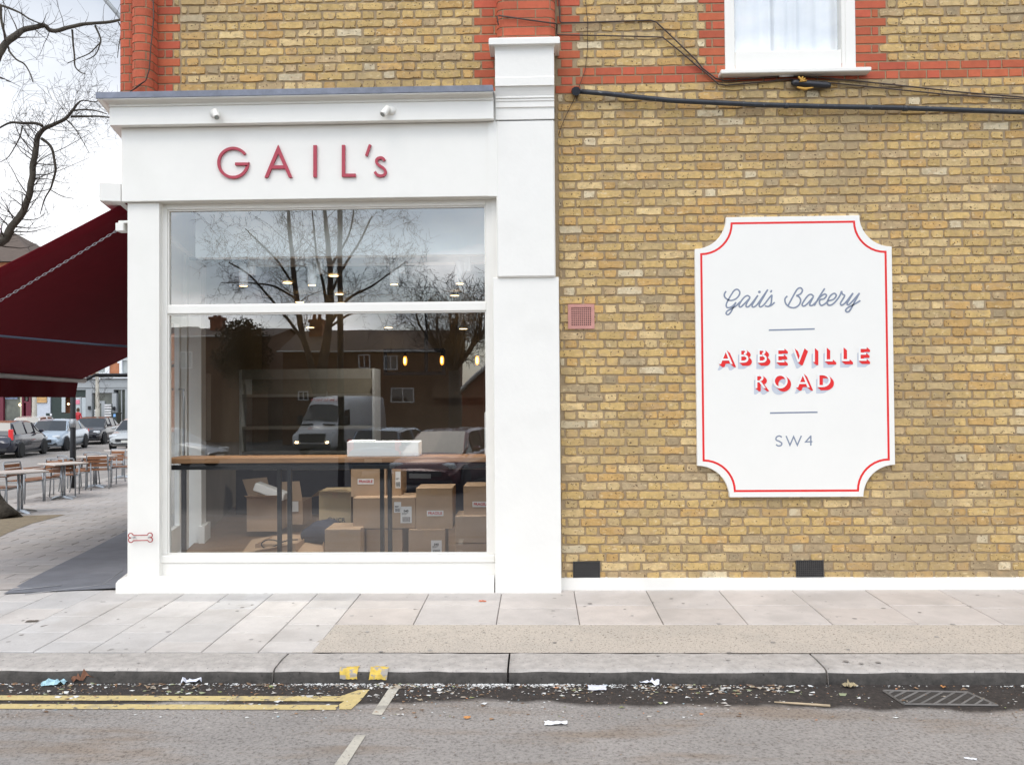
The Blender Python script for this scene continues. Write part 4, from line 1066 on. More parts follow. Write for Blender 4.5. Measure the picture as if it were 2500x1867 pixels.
# ------------------------------------------------------------------ awning
WZ=3.33; BZ=1.98; AR_=2.42; SF=7.35
def aw(s_,o,z): q=CORN+DS*s_+DE*(o+.05); return Vector((q.x,q.y,z))
awn=thing('shop_awning','large open maroon canvas awning over the side street pavement','awning',aw(0,0,0))
q=MB(); n=24
def fab(dz):
    for j in range(n+1):
        for i in range(13):
            t=i/12; s_=.12+(SF-.12)*j/n; q.v.append(tuple(aw(s_,AR_*t,WZ+(BZ-WZ)*t-.035*math.sin(math.pi*t)+dz)))
fab(0); m_=13
q.smooth=True
for j in range(n):
    for i in range(12): a=j*m_+i; q.face((a,a+1,a+m_+1,a+m_))
k=len(q.v); fab(.006)
for j in range(n):
    for i in range(12): a=k+j*m_+i; q.face((a,a+m_,a+m_+1,a+1))
q.smooth=False
for i in range(12): q.face((i,k+i,k+i+1,i+1))
for j in range(n): a=j*m_+12; q.face((a,k+a,k+a+m_,a+m_))
q.build('canvas',MAWN,awn)
q=MB(); q.tube([aw(.05,AR_+.02,BZ+.0),aw(SF+.25,AR_+.02,BZ+.0)],.05,10); q.build('front_bar',mat('grey_bar',(.30,.27,.25),.4,var=.1),awn)
q=MB(); 
for j in range(61):
    s_=.1+(SF-.2)*j/60; w_=.012*math.sin(j*.7)
    q.v+=[tuple(aw(s_,AR_+.02+w_,BZ-.04)),tuple(aw(s_-(.1 if j==60 else 0),AR_+.03+w_,BZ-.285))]
q.smooth=True
for j in range(60): q.face((2*j,2*j+1,2*j+3,2*j+2))
q.build('valance',MAWN,awn)
q=MB(); q.tube([aw(.02,-.05,WZ+.03),aw(SF+.1,-.05,WZ+.03)],.06,12); q.build('roller',MAWN,awn)
MARM=mat('blue_black_arm',(.02,.028,.05),.3)
q=MB(); q.tube([P(318,846,.5),P(240,841,.35),P(0,820,.0),P(-250,798,-.25)],.011,8); q.build('folding_arm',MARM,awn)
q=MB(); q.tube([aw(7.9,.0,2.50),aw(7.9,.25,2.50),aw(7.85,1.6,2.07),aw(7.8,AR_-.1,2.07),aw(7.6,AR_,1.98)],.028,8); q.build('folding_arm',MPOST,awn)
def chain(p0,p1,name,label,pitch=.034,r_=.0020):
    q=MB(); d=p1-p0; n=int(d.length/pitch); d.normalize(); a=d.cross(Vector((0,0,1))).normalized(); b=a.cross(d)
    for i in range(n):
        sag=-.02*math.sin(math.pi*i/n)
        c=p0+d*pitch*(i+.5)+Vector((0,0,sag)); s_=a if i%2 else b; s_=(s_+(b if i%2 else a)*.35).normalized()
        ring=[c+d*math.cos(t)*pitch*.68+s_*math.sin(t)*pitch*.30 for t in [2*math.pi*k_/8 for k_ in range(9)]]
        q.tube(ring,r_,4,cap=False)
    return tag(q.build(name,MALU),label,'chain',group='steel chains of the awning')
chain(P(287,562,-.08),aw(.3,AR_-.2,1.75),'steel_chain','long steel chain slanting down in front of the near side of the awning')
chain(aw(8.0,.05,2.62),aw(7.9,AR_-.1,1.98),'steel_chain','far steel chain beyond the awning above the bent black arm',pitch=.07,r_=.006)
q=MB(); a=P(287,566,-.06); b=P(306,546,-.06); q.box(a.x,-.10,a.z,b.x,.0,b.z,ch=.004); q.box(a.x+.02,-.09,b.z-.002,b.x+.04,.0,b.z+.02,ch=.003); q.build('awning_bracket',MWG,awn)
# ------------------------------------------------------------------ inside the shop
def box_px(mb,px0,py0,px1,py1,Y,depth,T=None,ch=0,z0=None):
    a=P(px0,py1,Y); b=P(px1,py0,Y); mb.box(a.x,Y,a.z if z0 is None else z0,b.x,Y+depth,b.z,ch=ch); return a,b
CZ=P(800,1113,.25).z
ct=thing('window_counter','long brown wooden counter on a black steel frame running behind the shop window','counter',(-1.8,.3,FZ))
q=MB(); q.box(G0-.06,.06,CZ-.045,1.1,.42,CZ,ch=.004); q.build('counter_top',MCOUNT,ct)
q=MB(); q.box(G0-.05,.075,CZ-.10,1.1,.115,CZ-.062); q.box(G0-.05,.36,CZ-.10,1.1,.40,CZ-.062); q.box(G0-.05,.115,CZ-.046,1.1,.36,CZ-.0455); q.build('steel_rail',MBLK,ct)
for px,Y in ((447,.08),(706,.08),(681,.37),(951,.08),(932,.37),(1215,.08)):
    q=MB(); c=P(px,1200,Y); q.box(c.x-.017,Y,FZ,c.x+.017,Y+.034,CZ-.101); q.build('leg',MBLK,ct)
for n_,px0,px1,py0,py1,Y,lab in (('foam_box',847,1022,1075,1110,.12,'white polystyrene packing block lying on the window counter'),):
    a=P(px0,py1,Y); b=P(px1,py0,Y); q=MB(); q.box(a.x,Y,CZ+.001,b.x,Y+.2,b.z-.008,ch=.006); 
    q.box(a.x+.01,Y+.01,b.z-.0085,a.x+.22,Y+.18,b.z+.001,ch=.003); o=tag(q.build(n_,MFOAM),lab,'foam block')
q=MB(); a=P(1183,1068,.10); b=P(1205,1005,.10); q.box(a.x,.10,CZ+.001,b.x+.1,.18,b.z,ch=.01); tag(q.build('foam_block',MFOAM),'white foam piece standing at the right end of the window counter behind the frame','foam block')
# boxes
def lbl(parent,s_,cx,cz,Y,w_,h,ink,size,extra=None):
    q=MB(); q.poly([(cx-w_/2,Y-.002,cz-h/2),(cx+w_/2,Y-.002,cz-h/2),(cx+w_/2,Y-.002,cz+h/2),(cx-w_/2,Y-.002,cz+h/2)]); l=q.build('label',MPAPER,parent)
    if s_: text_mesh(s_,size,cx,cz+(h*.22 if extra else -.0),Y-.003,bold=.0012).build('lettering',ink,l)
    if extra:
        q=MB(); x=cx-w_*.33
        while x<cx+w_*.33:
            ww=rnd.choice((.002,.004,.003)); q.poly([(x,Y-.0032,cz-h*.42),(x+ww,Y-.0032,cz-h*.42),(x+ww,Y-.0032,cz-h*.12),(x,Y-.0032,cz-h*.12)]); x+=ww+.0028
        for k_ in range(3): zz_=cz+h*(.0+.05*k_); q.poly([(cx-w_*.38,Y-.0032,zz_),(cx+w_*(.0+.1*k_),Y-.0032,zz_),(cx+w_*(.0+.1*k_),Y-.0032,zz_+.003),(cx-w_*.38,Y-.0032,zz_+.003)])
        q.build('barcode',MINK,l)
def carton(label,px0,py0,px1,py1,Y,depth,fr=None,ship=None,m_=MCARD,skew=0,side=0):
    a=P(px0,py1,Y); b=P(px1,py0,Y); cx=(a.x+b.x)/2
    t=thing('cardboard_box',label,'cardboard box',(cx,Y+depth/2,a.z),0,'cardboard boxes stacked inside the shop')
    q=MB(); z0=max(a.z,FZ); 
    q.box(a.x,Y,z0,b.x,Y+depth,b.z-.002,ch=.003); q.build('box_body',m_,t)
    q=MB(); q.box(a.x+.001,Y-.0006,b.z-.012,b.x-.001,Y,b.z-.0095); q.build('seam',MTAPE,t); q=MB(); q.poly([(a.x,Y+depth*.48,b.z-.0005),(b.x,Y+depth*.48,b.z-.0005),(b.x,Y+depth*.56,b.z-.0005),(a.x,Y+depth*.56,b.z-.0005)]); q.build('tape',MTAPE,t); q=MB()
    q.poly([(cx-.03,Y-.001,b.z-.07),(cx+.03,Y-.001,b.z-.07),(cx+.03,Y-.001,b.z-.003),(cx-.03,Y-.001,b.z-.003)]); q.build('tape',MTAPE,t)
    if fr: c=P(fr[0],fr[1],Y); lbl(t,'FRAGILE',c.x,c.z,Y,.155,.052,MINKR,.036)
    if ship:
        for (sx,sy,w_,h,tx) in ship: c=P(sx,sy,Y); lbl(t,tx,c.x+(.0),c.z,Y,w_,h,MINK,.03,extra=True)
    t.rotation_euler=(0,0,rnd.uniform(-.045,.045))
    return t
K=lambda x:380+x/2.633
Ky=lambda y:900+y/2.633
carton('tall cardboard box with a red FRAGILE label standing on top of the central stack',K(1253),Ky(605),K(1478),Ky(824),1.0,.33,fr=(K(1347),Ky(724)))
carton('narrow brown box turned sideways with a shipping label, right of the top FRAGILE box',K(1490),Ky(610),K(1580),Ky(812),1.02,.3,ship=[(K(1560),Ky(713),.05,.16,'')])
carton('wide cardboard box with two white shipping labels in the middle of the central stack',K(1266),Ky(826),K(1665),Ky(1026),.82,.40,ship=[(K(1550),Ky(890),.065,.10,''),(K(1604),Ky(938),.105,.155,'040')])
carton('plain cardboard box at the bottom left of the stack, in front of the dark bag',K(1083),Ky(1030),K(1310),Ky(1215),.62,.42)
carton('plain cardboard box on the floor directly under the box with two shipping labels',K(1357),Ky(1029),K(1588),Ky(1215),.84,.4)
carton('cardboard box on the floor with a 040 shipping label near its lower edge',K(1622),Ky(1030),K(1856),Ky(1220),.80,.42,ship=[(K(1800),Ky(1150),.10,.14,'040')])
carton('square cardboard box with a FRAGILE label, standing on the floor-level box labelled 040',K(1673),Ky(764),K(1906),Ky(1028),.82,.38,fr=(K(1795),Ky(928)))
carton('cardboard box with a FRAGILE label partly cut off by the right edge of the window',K(1980),Ky(750),K(2260),Ky(939),.86,.36,fr=(K(2090),Ky(870)))
carton('plain wide cardboard box under the right-hand FRAGILE box at the window edge',K(1926),Ky(944),K(2300),Ky(1118),.78,.40)
carton('lowest cardboard box at the right edge of the window, on the floor',K(1930),Ky(1121),K(2300),Ky(1230),.80,.40)
nb=carton('pale cardboard box printed with a black ring logo and letters, standing behind the dark bag',K(1046),Ky(786),K(1250),Ky(1010),1.35,.4,m_=MCARD2)
c=P(K(1180),Ky(972),1.35); text_mesh('NCR',.058,c.x,c.z,1.347,bold=.0015).build('lettering',MINK,nb)
c=P(K(1110),Ky(972),1.35); q=MB()
for dx in (-.018,.018): q.ribbon([(c.x+dx+.026*math.cos(R(a)),c.z+.026*math.sin(R(a))) for a in range(0,360,20)],.007,1.3475+dx*.01,1.3495,closed=True)
q.build('ring_logo',MINK,nb)
q=MB(); a=P(K(1046),Ky(786),1.35); b=P(K(1250),Ky(786),1.35); q.poly([(a.x,1.35,a.z),(a.x-.07,1.30,a.z-.06),(a.x-.06,1.6,a.z-.07),(a.x,1.7,a.z)]); q.poly([(a.x,1.35,a.z),(b.x,1.35,b.z),(b.x-.02,1.28,b.z+.02),(a.x+.02,1.28,a.z+.015)]); q.build('flap',MCARD2,nb)
def openbox(label,px0,py0,px1,py1,Y,depth,flaps,name='open_box'):
    a=P(px0,py1,Y); b=P(px1,py0,Y); t=thing(name,label,'cardboard box',((a.x+b.x)/2,Y+depth/2,a.z),0)
    q=MB(); e=.006; z0=max(a.z,FZ)
    q.box(a.x,Y,z0,b.x,Y+e,b.z); q.box(a.x,Y+depth-e,z0,b.x,Y+depth,b.z); q.box(a.x,Y+e,z0,a.x+e,Y+depth-e,b.z); q.box(b.x-e,Y+e,z0,b.x,Y+depth-e,b.z); q.box(a.x+e,Y+e,z0,b.x-e,Y+depth-e,z0+.01); q.build('box_body',MCARD,t)
    for f in flaps:
        q=MB(); pts=[P(*p) for p in f]; k=len(q.v); nn=(pts[1]-pts[0]).cross(pts[2]-pts[0]).normalized()*.004
        m_=len(pts); q.v+=[tuple(p) for p in pts]+[tuple(p+nn) for p in pts]; q.face(tuple(range(m_))); q.face(tuple(range(m_,2*m_))[::-1])
        for i in range(m_): q.face((i,i+m_,(i+1)%m_+m_,(i+1)%m_))
        q.build('flap',MCARD,t)
    return t
ob=openbox('open cardboard box with raised flaps and white foam, behind the left counter legs',K(586),Ky(830),K(785),Ky(1045),2.3,.45,[[(K(595),Ky(820),2.75),(K(740),Ky(800),2.75),(K(715),Ky(697),2.85),(K(557),Ky(712),2.85)],[(K(586),Ky(830),2.3),(K(785),Ky(830),2.3),(K(800),Ky(812),2.1),(K(570),Ky(815),2.1)]])
q=MB(); T=Matrix.Translation(P(K(735),Ky(790),2.4))@Matrix.Rotation(R(20),4,'Y'); q.box(-.18,-.05,-.045,.18,.12,.05,T=T,ch=.01); tag(q.build('foam_corner',MFOAM),'white ribbed foam corner piece poking out of the open cardboard box','foam block')
openbox('open brown box with one upright flap and a small white label',K(790),Ky(850),K(945),Ky(1000),2.6,.4,[[(K(790),Ky(850),2.6),(K(945),Ky(850),2.6),(K(925),Ky(722),2.7),(K(785),Ky(728),2.7)]])
c=P(K(890),Ky(885),2.58); q=MB(); q.poly([(c.x-.05,c.y,c.z-.06),(c.x+.05,c.y,c.z-.06),(c.x+.05,c.y,c.z+.06),(c.x-.05,c.y,c.z+.06)]); q.build('label',MPAPER,bpy.data.objects['open_box.001'])
openbox('large flattened open carton with spread flaps on the floor at the bottom of the window',K(640),Ky(1125),K(900),Ky(1235),.75,.5,[[(K(620),Ky(1096),1.25),(K(840),Ky(1060),1.3),(K(900),Ky(1120),.75),(K(550),Ky(1185),.6),],[(K(840),Ky(1062),1.3),(K(1060),Ky(1072),1.25),(K(1085),Ky(1120),.9),(K(1082),Ky(1200),.75),(K(880),Ky(1185),.75)]],'open_carton')
q=MB(); pts=[P(K(x),Ky(y),.72) for x,y in crspline([(915,1097),(860,1100),(810,1112),(760,1100),(710,1100),(680,1125),(700,1150),(750,1145),(800,1120),(830,1105)],5)]; q.tube(pts,.006,6); tag(q.build('cable_loop',MBLK),'black looped cable lying over the spread cardboard flaps','cable')
q=MB(); q.smooth=True
n=14; c=P(K(1085),Ky(1050),1.15)
for i in range(n+1):
    for j in range(n):
        th=math.pi*i/n; ph=2*math.pi*j/n; d=Vector((math.sin(th)*math.cos(ph)*.20,math.sin(th)*math.sin(ph)*.18,math.cos(th)*.12)); s_=1+.3*noise.noise(d*7+Vector((5,0,0)))
        v=c+d*s_; v.z=max(v.z,FZ); q.v.append(tuple(v))
for i in range(n):
    for j in range(n): q.face((i*n+j,i*n+(j+1)%n,(i+1)*n+(j+1)%n,(i+1)*n+j))
tag(q.build('dark_bag',mat('navy_cloth',(.02,.025,.05),.8,bump=.004,bscale=20)),'crumpled dark navy bag between the pale logo box and the front box','bag')
# serving counter, shelf unit
sc_=thing('serving_counter','dark panelled serving counter with a pale top behind the stacked boxes','counter',(-1.0,4.4,FZ))
a=P(K(515),Ky(1000),4.2); b=P(K(1250),Ky(648),4.2); q=MB(); q.box(a.x,4.2,FZ,1.1,4.9,b.z,ch=.005); 
q.build('counter_body',mat('navy_panel',(.022,.022,.04),.5,var=.2),sc_)
q=MB(); q.box(a.x+.25,4.15,b.z,1.1,4.95,b.z+.05,ch=.004); q.build('counter_top',mat('pale_top',(.30,.29,.27),.5),sc_)
su=thing('shelf_unit','tall empty grey shelf unit with white uprights standing against the back of the shop','shelf unit',(-1.8,5.9,FZ))
MSH=mat('shelf_grey',(.38,.37,.33),.5,var=.08); MSHB=mat('shelf_back',(.26,.24,.19),.7,var=.08)
a=P(584,1110,5.6); b=P(913,899,5.6); zt_=b.z
for x in (a.x,b.x-.03): q=MB(); q.box(x,5.6,FZ,x+.035,6.1,zt_); q.build('upright',mat('shelf_white',(.72,.74,.74),.4,emit=None),su)
q=MB(); q.box(a.x+.036,6.08,FZ,b.x-.031,6.1,zt_-.005); q.build('back_panel',MSHB,su)
q=MB(); q.box(a.x+.036,5.62,P(700,925,5.6).z,b.x-.031,5.66,zt_); q.build('header',MSH,su)
for py in (965,1044,1105): z=P(700,py,5.6).z; q=MB(); q.box(a.x+.036,5.62,z-.025,b.x-.031,6.07,z+.02); q.build('shelf',MSH,su)
# pendant bulb frame
pf=thing('pendant_lamp','rectangular black metal pendant frame hung on a rod with glowing filament bulbs','pendant lamp',P(1010,880,4.0))
Yp=4.0; q=MB()
A=P(936,852,Yp);B=P(1087,915,Yp)
q.box(A.x,Yp,A.z-.05,B.x,Yp+.05,A.z+.0); q.box(A.x,Yp,B.z,B.x,Yp+.05,B.z+.045); q.box(A.x,Yp+.001,B.z+.045,A.x+.04,Yp+.049,A.z-.05); q.box(B.x-.04,Yp+.001,B.z+.045,B.x,Yp+.049,A.z-.05)
q.build('frame',MBLK,pf)
q=MB(); c=P(1040,852,Yp); q.box(c.x-.022,Yp+.002,B.z+.046,c.x+.022,Yp+.044,3.61); q.build('rod',MBLK,pf)
MBULB=mat('bulb_glow',(1,.5,.1),.3,emit=((1,.36,.05),3.2)); MBULB2=mat('filament_glow',(1,.8,.4),.3,emit=((1,.62,.2),9))
def bulb(px,py,Y,parent=None,sc=1.0):
    c=P(px,py,Y); q=MB(); q.tube([c+Vector((0,0,.07*sc)),c+Vector((0,0,.17*sc))],.02*sc,8); s_=q.build('bulb_socket',MBLK,parent)
    q=MB(); q.lathe([(.001,-.085*sc),(.025*sc,-.07*sc),(.034*sc,-.03*sc),(.034*sc,.03*sc),(.02*sc,.07*sc)],tuple(c),12); o=q.build('bulb',MBULB,parent)
    q=MB(); q.lathe([(.001,-.06*sc),(.012*sc,-.05*sc),(.016*sc,-.03*sc),(.016*sc,.02*sc),(.01*sc,.045*sc)],(c.x,c.y-.032*sc,c.z),10); q.build('filament',MBULB2,o)
bulb(989,880,Yp,pf,.78); bulb(1079,879,Yp,pf,.78)
pb2=thing('pendant_bulb','single glowing filament bulb hanging near the right edge of the window','pendant lamp',P(1165,860,4.2))
bulb(1165,879,4.2,pb2,.78); q=MB(); c=P(1165,860,4.2); q.tube([c,Vector((c.x,c.y,3.6))],.005,6); q.build('flex',MBLK,pb2)
# ceiling cylinders and downlights
MCYL=mat('white_cylinder',(.8,.82,.84),.5,var=0); MGLOW=mat('lamp_glow',(1,.8,.5),.5,emit=((1,.70,.36),7))
labs=['first white cylinder spotlight from the left behind the upper pane','second white cylinder spotlight from the left behind the upper pane','third white cylinder spotlight from the left behind the upper pane','rightmost white cylinder spotlight behind the upper pane']
for (x,y),lb in zip(((565,520),(1005,515),(1533,510),(1955,505)),labs):
    c=P(380+x/2.633,480+y/2.633,.66); t=thing('cylinder_spotlight',lb,'lamp',tuple(c),0,'white cylinder spotlights under the shop ceiling')
    q=MB(); q.lathe([(.001,.13),(.04,.13),(.04,-.075),(.036,-.08)],tuple(c),14); q.build('cylinder',MCYL,t)
    q=MB(); q.lathe([(.001,-.078),(.034,-.0805)],tuple(c),14); q.poly([(c.x+.034*math.cos(a),c.y+.034*math.sin(a),c.z-.081) for a in [math.pi*2*i/14 for i in range(14)]]); q.build('lamp_face',MGLOW,t)
    q=MB(); q.box(c.x+.045,c.y-.02,c.z+.03,c.x+.10,c.y+.05,c.z+.17); q.tube([c+Vector((0,0,.12)),Vector((c.x,c.y,3.61))],.009,6); q.tube([c+Vector((.072,0,.16)),Vector((c.x+.072,c.y,3.61))],.009,6);q.build('gear_box',MCYL,t)
def spotl(a,b,en,sz=110):
    li=bpy.data.lights.new('spot_light','SPOT'); li.energy=en; li.color=(1,.93,.84); li.shadow_soft_size=.03; li.spot_size=R(sz); li.spot_blend=.8; lo=bpy.data.objects.new('spot_light',li); COL.objects.link(lo); lo.location=a; lo.rotation_euler=(Vector(a)-Vector(b)).to_track_quat('Z','Y').to_euler()
for x,y in ((565,520),(1005,515),(1533,510),(1955,505)):
    c=P(380+x/2.633,480+y/2.633,.66); spotl((c.x,c.y,c.z-.12),(c.x,c.y+.25,0),70)
spotl((-2.0,5.0,3.4),(-2,5.6,0),120,130); spotl((-.2,5.0,3.4),(-.2,5.6,0),90,130)  # added spots without fittings, brightening the shelf unit and back of the shop
for i,(x,y) in enumerate(((848,551),(1143,506),(1180,625),(925,677),(1197,682),(1922,635),(993,840),(1497,841),(1978,848))):
    px,py=380+x/2.633,480+y/2.633; d=ray(px,py); t=(3.605-CH)/d.z; c=Vector((t*d.x,-D_+t*d.y,3.6)); 
    if c.y>8.9: c=P(px,py,8.6)
    dl=thing('downlight',['recessed','small','round'][i%3]+' warm downlight in the dark ceiling, '+['left of the tree trunk','above the trunk centre','beside the pole','low left of the trunk','lowest over the upper pane','far right under the tree crown','left one in the row over the lower pane','middle one in the row over the lower pane','right one in the row over the lower pane'][i],'lamp',tuple(c),0,'warm ceiling downlights in the shop')
    q=MB(); q.lathe([(.001,-.008),(.07,-.008),(.075,.0)],tuple(c),14); q.build('lamp_face',MGLOW,dl)
    q=MB(); q.lathe([(.076,-.0),(.092,-.006),(.095,.0)],tuple(c),14); q.build('rim',MCYL,dl)
# ------------------------------------------------------------------ tables and chairs
def make_table(lab,loc,rz):
    t=thing('cafe_table',lab,'table',loc,rz,'square cafe tables along the side street footway')
    q=MB(); q.box(-.35,-.35,.715,.35,.35,.742,ch=.006); q.build('tabletop',MTOP,t,world=False)
    q=MB(); q.box(-.354,-.354,.712,.354,.354,.7145); q.build('table_edge',MALU,t,world=False)
    q=MB(); q.tube([(-.028,0,.05),(-.028,0,.71)],.022,10); q.tube([(.028,0,.05),(.028,0,.71)],.022,10); q.build('table_post',MALU,t,world=False)
    for i in range(4):
        T=Matrix.Rotation(math.pi/2*i+.2,4,'Z'); q=MB(); k=0
        for x,w_,z0,z1 in ((.0,.035,.035,.075),(.12,.032,.022,.06),(.24,.026,.006,.035),(.30,.02,.0,.018)):
            for yy2,z in ((-w_,z0),(w_,z0),(w_*.6,z1),(-w_*.6,z1)): q.v.append(tuple(T@Vector((x,yy2,z))))
        for s_ in range(3):
            for j in range(4): a=s_*4+j; b=s_*4+(j+1)%4; q.face((a,b,b+4,a+4))
        q.face((12,13,14,15)); q.build('foot',MALU,t,world=False)
    return t
def make_chair(lab,loc,rz):
    t=thing('cafe_chair',lab,'chair',loc,rz,'aluminium and wood slat chairs at the cafe tables')   # faces +y
    q=MB()
    for i in range(5): y=-.19+i*.095; q.box(-.215,y-.04,.435,.215,y+.04,.452,ch=.003)
    q.build('seat',MWOOD,t,world=False)
    q=MB()
    for i in range(3): z=.56+i*.085; q.box(-.20,-.245-.03*i-.0,z-.034,.20,-.23-.03*i,z+.034,ch=.003)
    q.build('backrest',MWOOD,t,world=False)
    q=MB(); q.tube([(-.215,-.225,.43),(-.22,-.30,.79),(-.2,-.305,.805),(0,-.315,.81),(.2,-.305,.805),(.22,-.30,.79),(.215,-.225,.43)],.014,7); q.build('back_frame',MALUD,t,world=False)
    for s_ in (-1,1):
        q=MB(); q.tube([(s_*.25,.22,0),(s_*.25,.21,.64)],.0135,7); q.build('leg',MALUD,t,world=False)
        q=MB(); q.tube([(s_*.245,-.26,0),(s_*.235,-.20,.44),(s_*.22,-.26,.66)],.0135,7); q.build('leg',MALUD,t,world=False)
        q=MB(); q.box(s_*.25-.025,-.24,.645,s_*.25+.025,.25,.662,ch=.004); q.build('armrest',MWOOD,t,world=False)
    q=MB()
    for s_ in (-1,1): q.tube([(s_*.245,.22,.42),(s_*.235,-.2,.42)],.011,6)
    q.tube([(-.245,.215,.42),(.245,.215,.42)],.011,6); q.build('seat_frame',MALUD,t,world=False)
    return t
tabs=[((49,1252),'nearest cafe table, cut off by the left edge of the photo',.9),((154,1217),'second cafe table, standing just left of the black post',1.0),((232,1189),'third cafe table, standing just right of the black post',1.0),((301,1166),'farthest cafe table, half hidden by the white pilaster',.95)]
for i,((px,py),lab,rz) in enumerate(tabs):
    g_=G(px,py); (make_table(lab,tuple(g_),rz) if i==0 else dup(bpy.data.objects['cafe_table'],tuple(g_),rz,lab))
chs=[((60,1226),-1.75,'slim side-on wooden chair behind the nearest table'),((106,1218),2.9,'wide slatted chair between the nearest and the second table'),((158,1209),.35,'slatted chair immediately left of the black post, behind the second table'),((204,1190),3.0,'slatted chair immediately right of the black post at the third table'),((240,1192),.4,'slatted chair tucked behind the third table, its curved top rail showing'),((268,1177),2.9,'farthest slatted chair, behind the fourth table'),((301,1183),1.8,'chair whose armrest and leg show beside the white pilaster'),((5,1250),-1.5,'chair at the left photo edge in front of the nearest table'),((185,1198),-.6,'chair half hidden behind the second table top')]
for i,((px,py),rz,lab) in enumerate(chs):
    g_=G(px,py); (make_chair(lab,tuple(g_),rz) if i==0 else dup(bpy.data.objects['cafe_chair'],tuple(g_),rz,lab))
po=thing('black_post','tall black street post standing between the cafe tables','post',tuple(G(178,1191)))
g_=G(178,1191); q=MB(); q.tube([g_,g_+Vector((0,0,1.0)),g_+Vector((0,0,1.05)),g_+Vector((0,0,4.6))],[.068,.066,.062,.055],14); q.build('shaft',MPOST,po)
q=MB(); q.tube([g_+Vector((0,0,1.42)),g_+Vector((0,0,1.62))],.0685,14); q.build('grey_sleeve',MALUD,po)
# ------------------------------------------------------------------ vehicles
MTYRE=mat('tyre',(.015,.015,.015),.85,var=.1); MRIM=mat('wheel_rim',(.35,.36,.38),.35,metal=.7,var=.1); MTRIM=mat('black_trim',(.02,.02,.022),.5,var=.05)
MCGL=mat('car_glass',(.02,.025,.03),.05,var=0,spec=1.0); MHL=mat('headlight_glass',(.55,.58,.6),.15,spec=.8,var=.1); MTL=mat('tail_light_red',(.5,.015,.02),.2,spec=.8,emit=((1,.03,.03),.25)); MPLT=mat('number_plate',(.6,.6,.55),.5,var=0)
def carpaint(name,c): return mat(name,c,.25,metal=.35,var=.02,coat=.8)
def wheel(parent,x,y,r_,s_):
    q=MB(); q.lathe([(r_*.62,-.09),(r_*.93,-.1),(r_,-.06),(r_,.06),(r_*.93,.1),(r_*.62,.09)],(x,y,r_),22,'y'); t=q.build('wheel',MTYRE,parent,world=False)
    q=MB(); yo=y+s_*.085
    q.lathe([(.001,0),(r_*.2,0)],(x,yo+s_*.004,r_),10,'y')
    q.lathe([(r_*.56,-.004),(r_*.64,.004)],(x,yo,r_),22,'y')
    for i in range(7):
        a=2*math.pi*i/7; c_,sn=math.cos(a),math.sin(a); w_=r_*.09
        q.poly([(x+c_*r_*.1-sn*w_,yo+s_*.003,r_+sn*r_*.1+c_*w_),(x+c_*r_*.1+sn*w_,yo+s_*.003,r_+sn*r_*.1-c_*w_),(x+c_*r_*.6+sn*w_*.8,yo+s_*.003,r_+sn*r_*.6-c_*w_*.8),(x+c_*r_*.6-sn*w_*.8,yo+s_*.003,r_+sn*r_*.6+c_*w_*.8)])
    q.build('rim',MRIM,t,world=False)
SHAPES={
'hatch':dict(L=4.1,W=1.72,H=1.46,body=[(-.5,.42,.62,.80),(-.49,.30,.86,.90),(-.46,.24,.95,.95),(-.35,.2,.97,1),(0,.2,.95,1),(.22,.2,.93,1),(.30,.2,.92,.99),(.42,.21,.80,.95),(.475,.25,.68,.88),(.5,.36,.55,.78)],
   cab=[(-.475,.0),(-.455,.30),(-.40,.88),(-.2,1),(.0,.99),(.10,.90),(.30,.0)],wx=(-.31,.32),r=.31,pill=[-.40,-.12,.10]),
'sedan':dict(L=4.55,W=1.76,H=1.43,body=[(-.5,.42,.70,.80),(-.49,.30,.88,.90),(-.45,.24,.96,.95),(-.33,.2,.97,1),(0,.2,.93,1),(.2,.2,.92,1),(.27,.2,.91,.99),(.42,.21,.78,.95),(.475,.25,.66,.88),(.5,.36,.55,.78)],
   cab=[(-.37,.0),(-.24,.82),(-.10,1),(.03,1),(.12,.86),(.27,.0)],wx=(-.30,.31),r=.32,pill=[-.22,-.03,.12]),
}
def tail(parent,x,y,z,s_,rear):
    pass
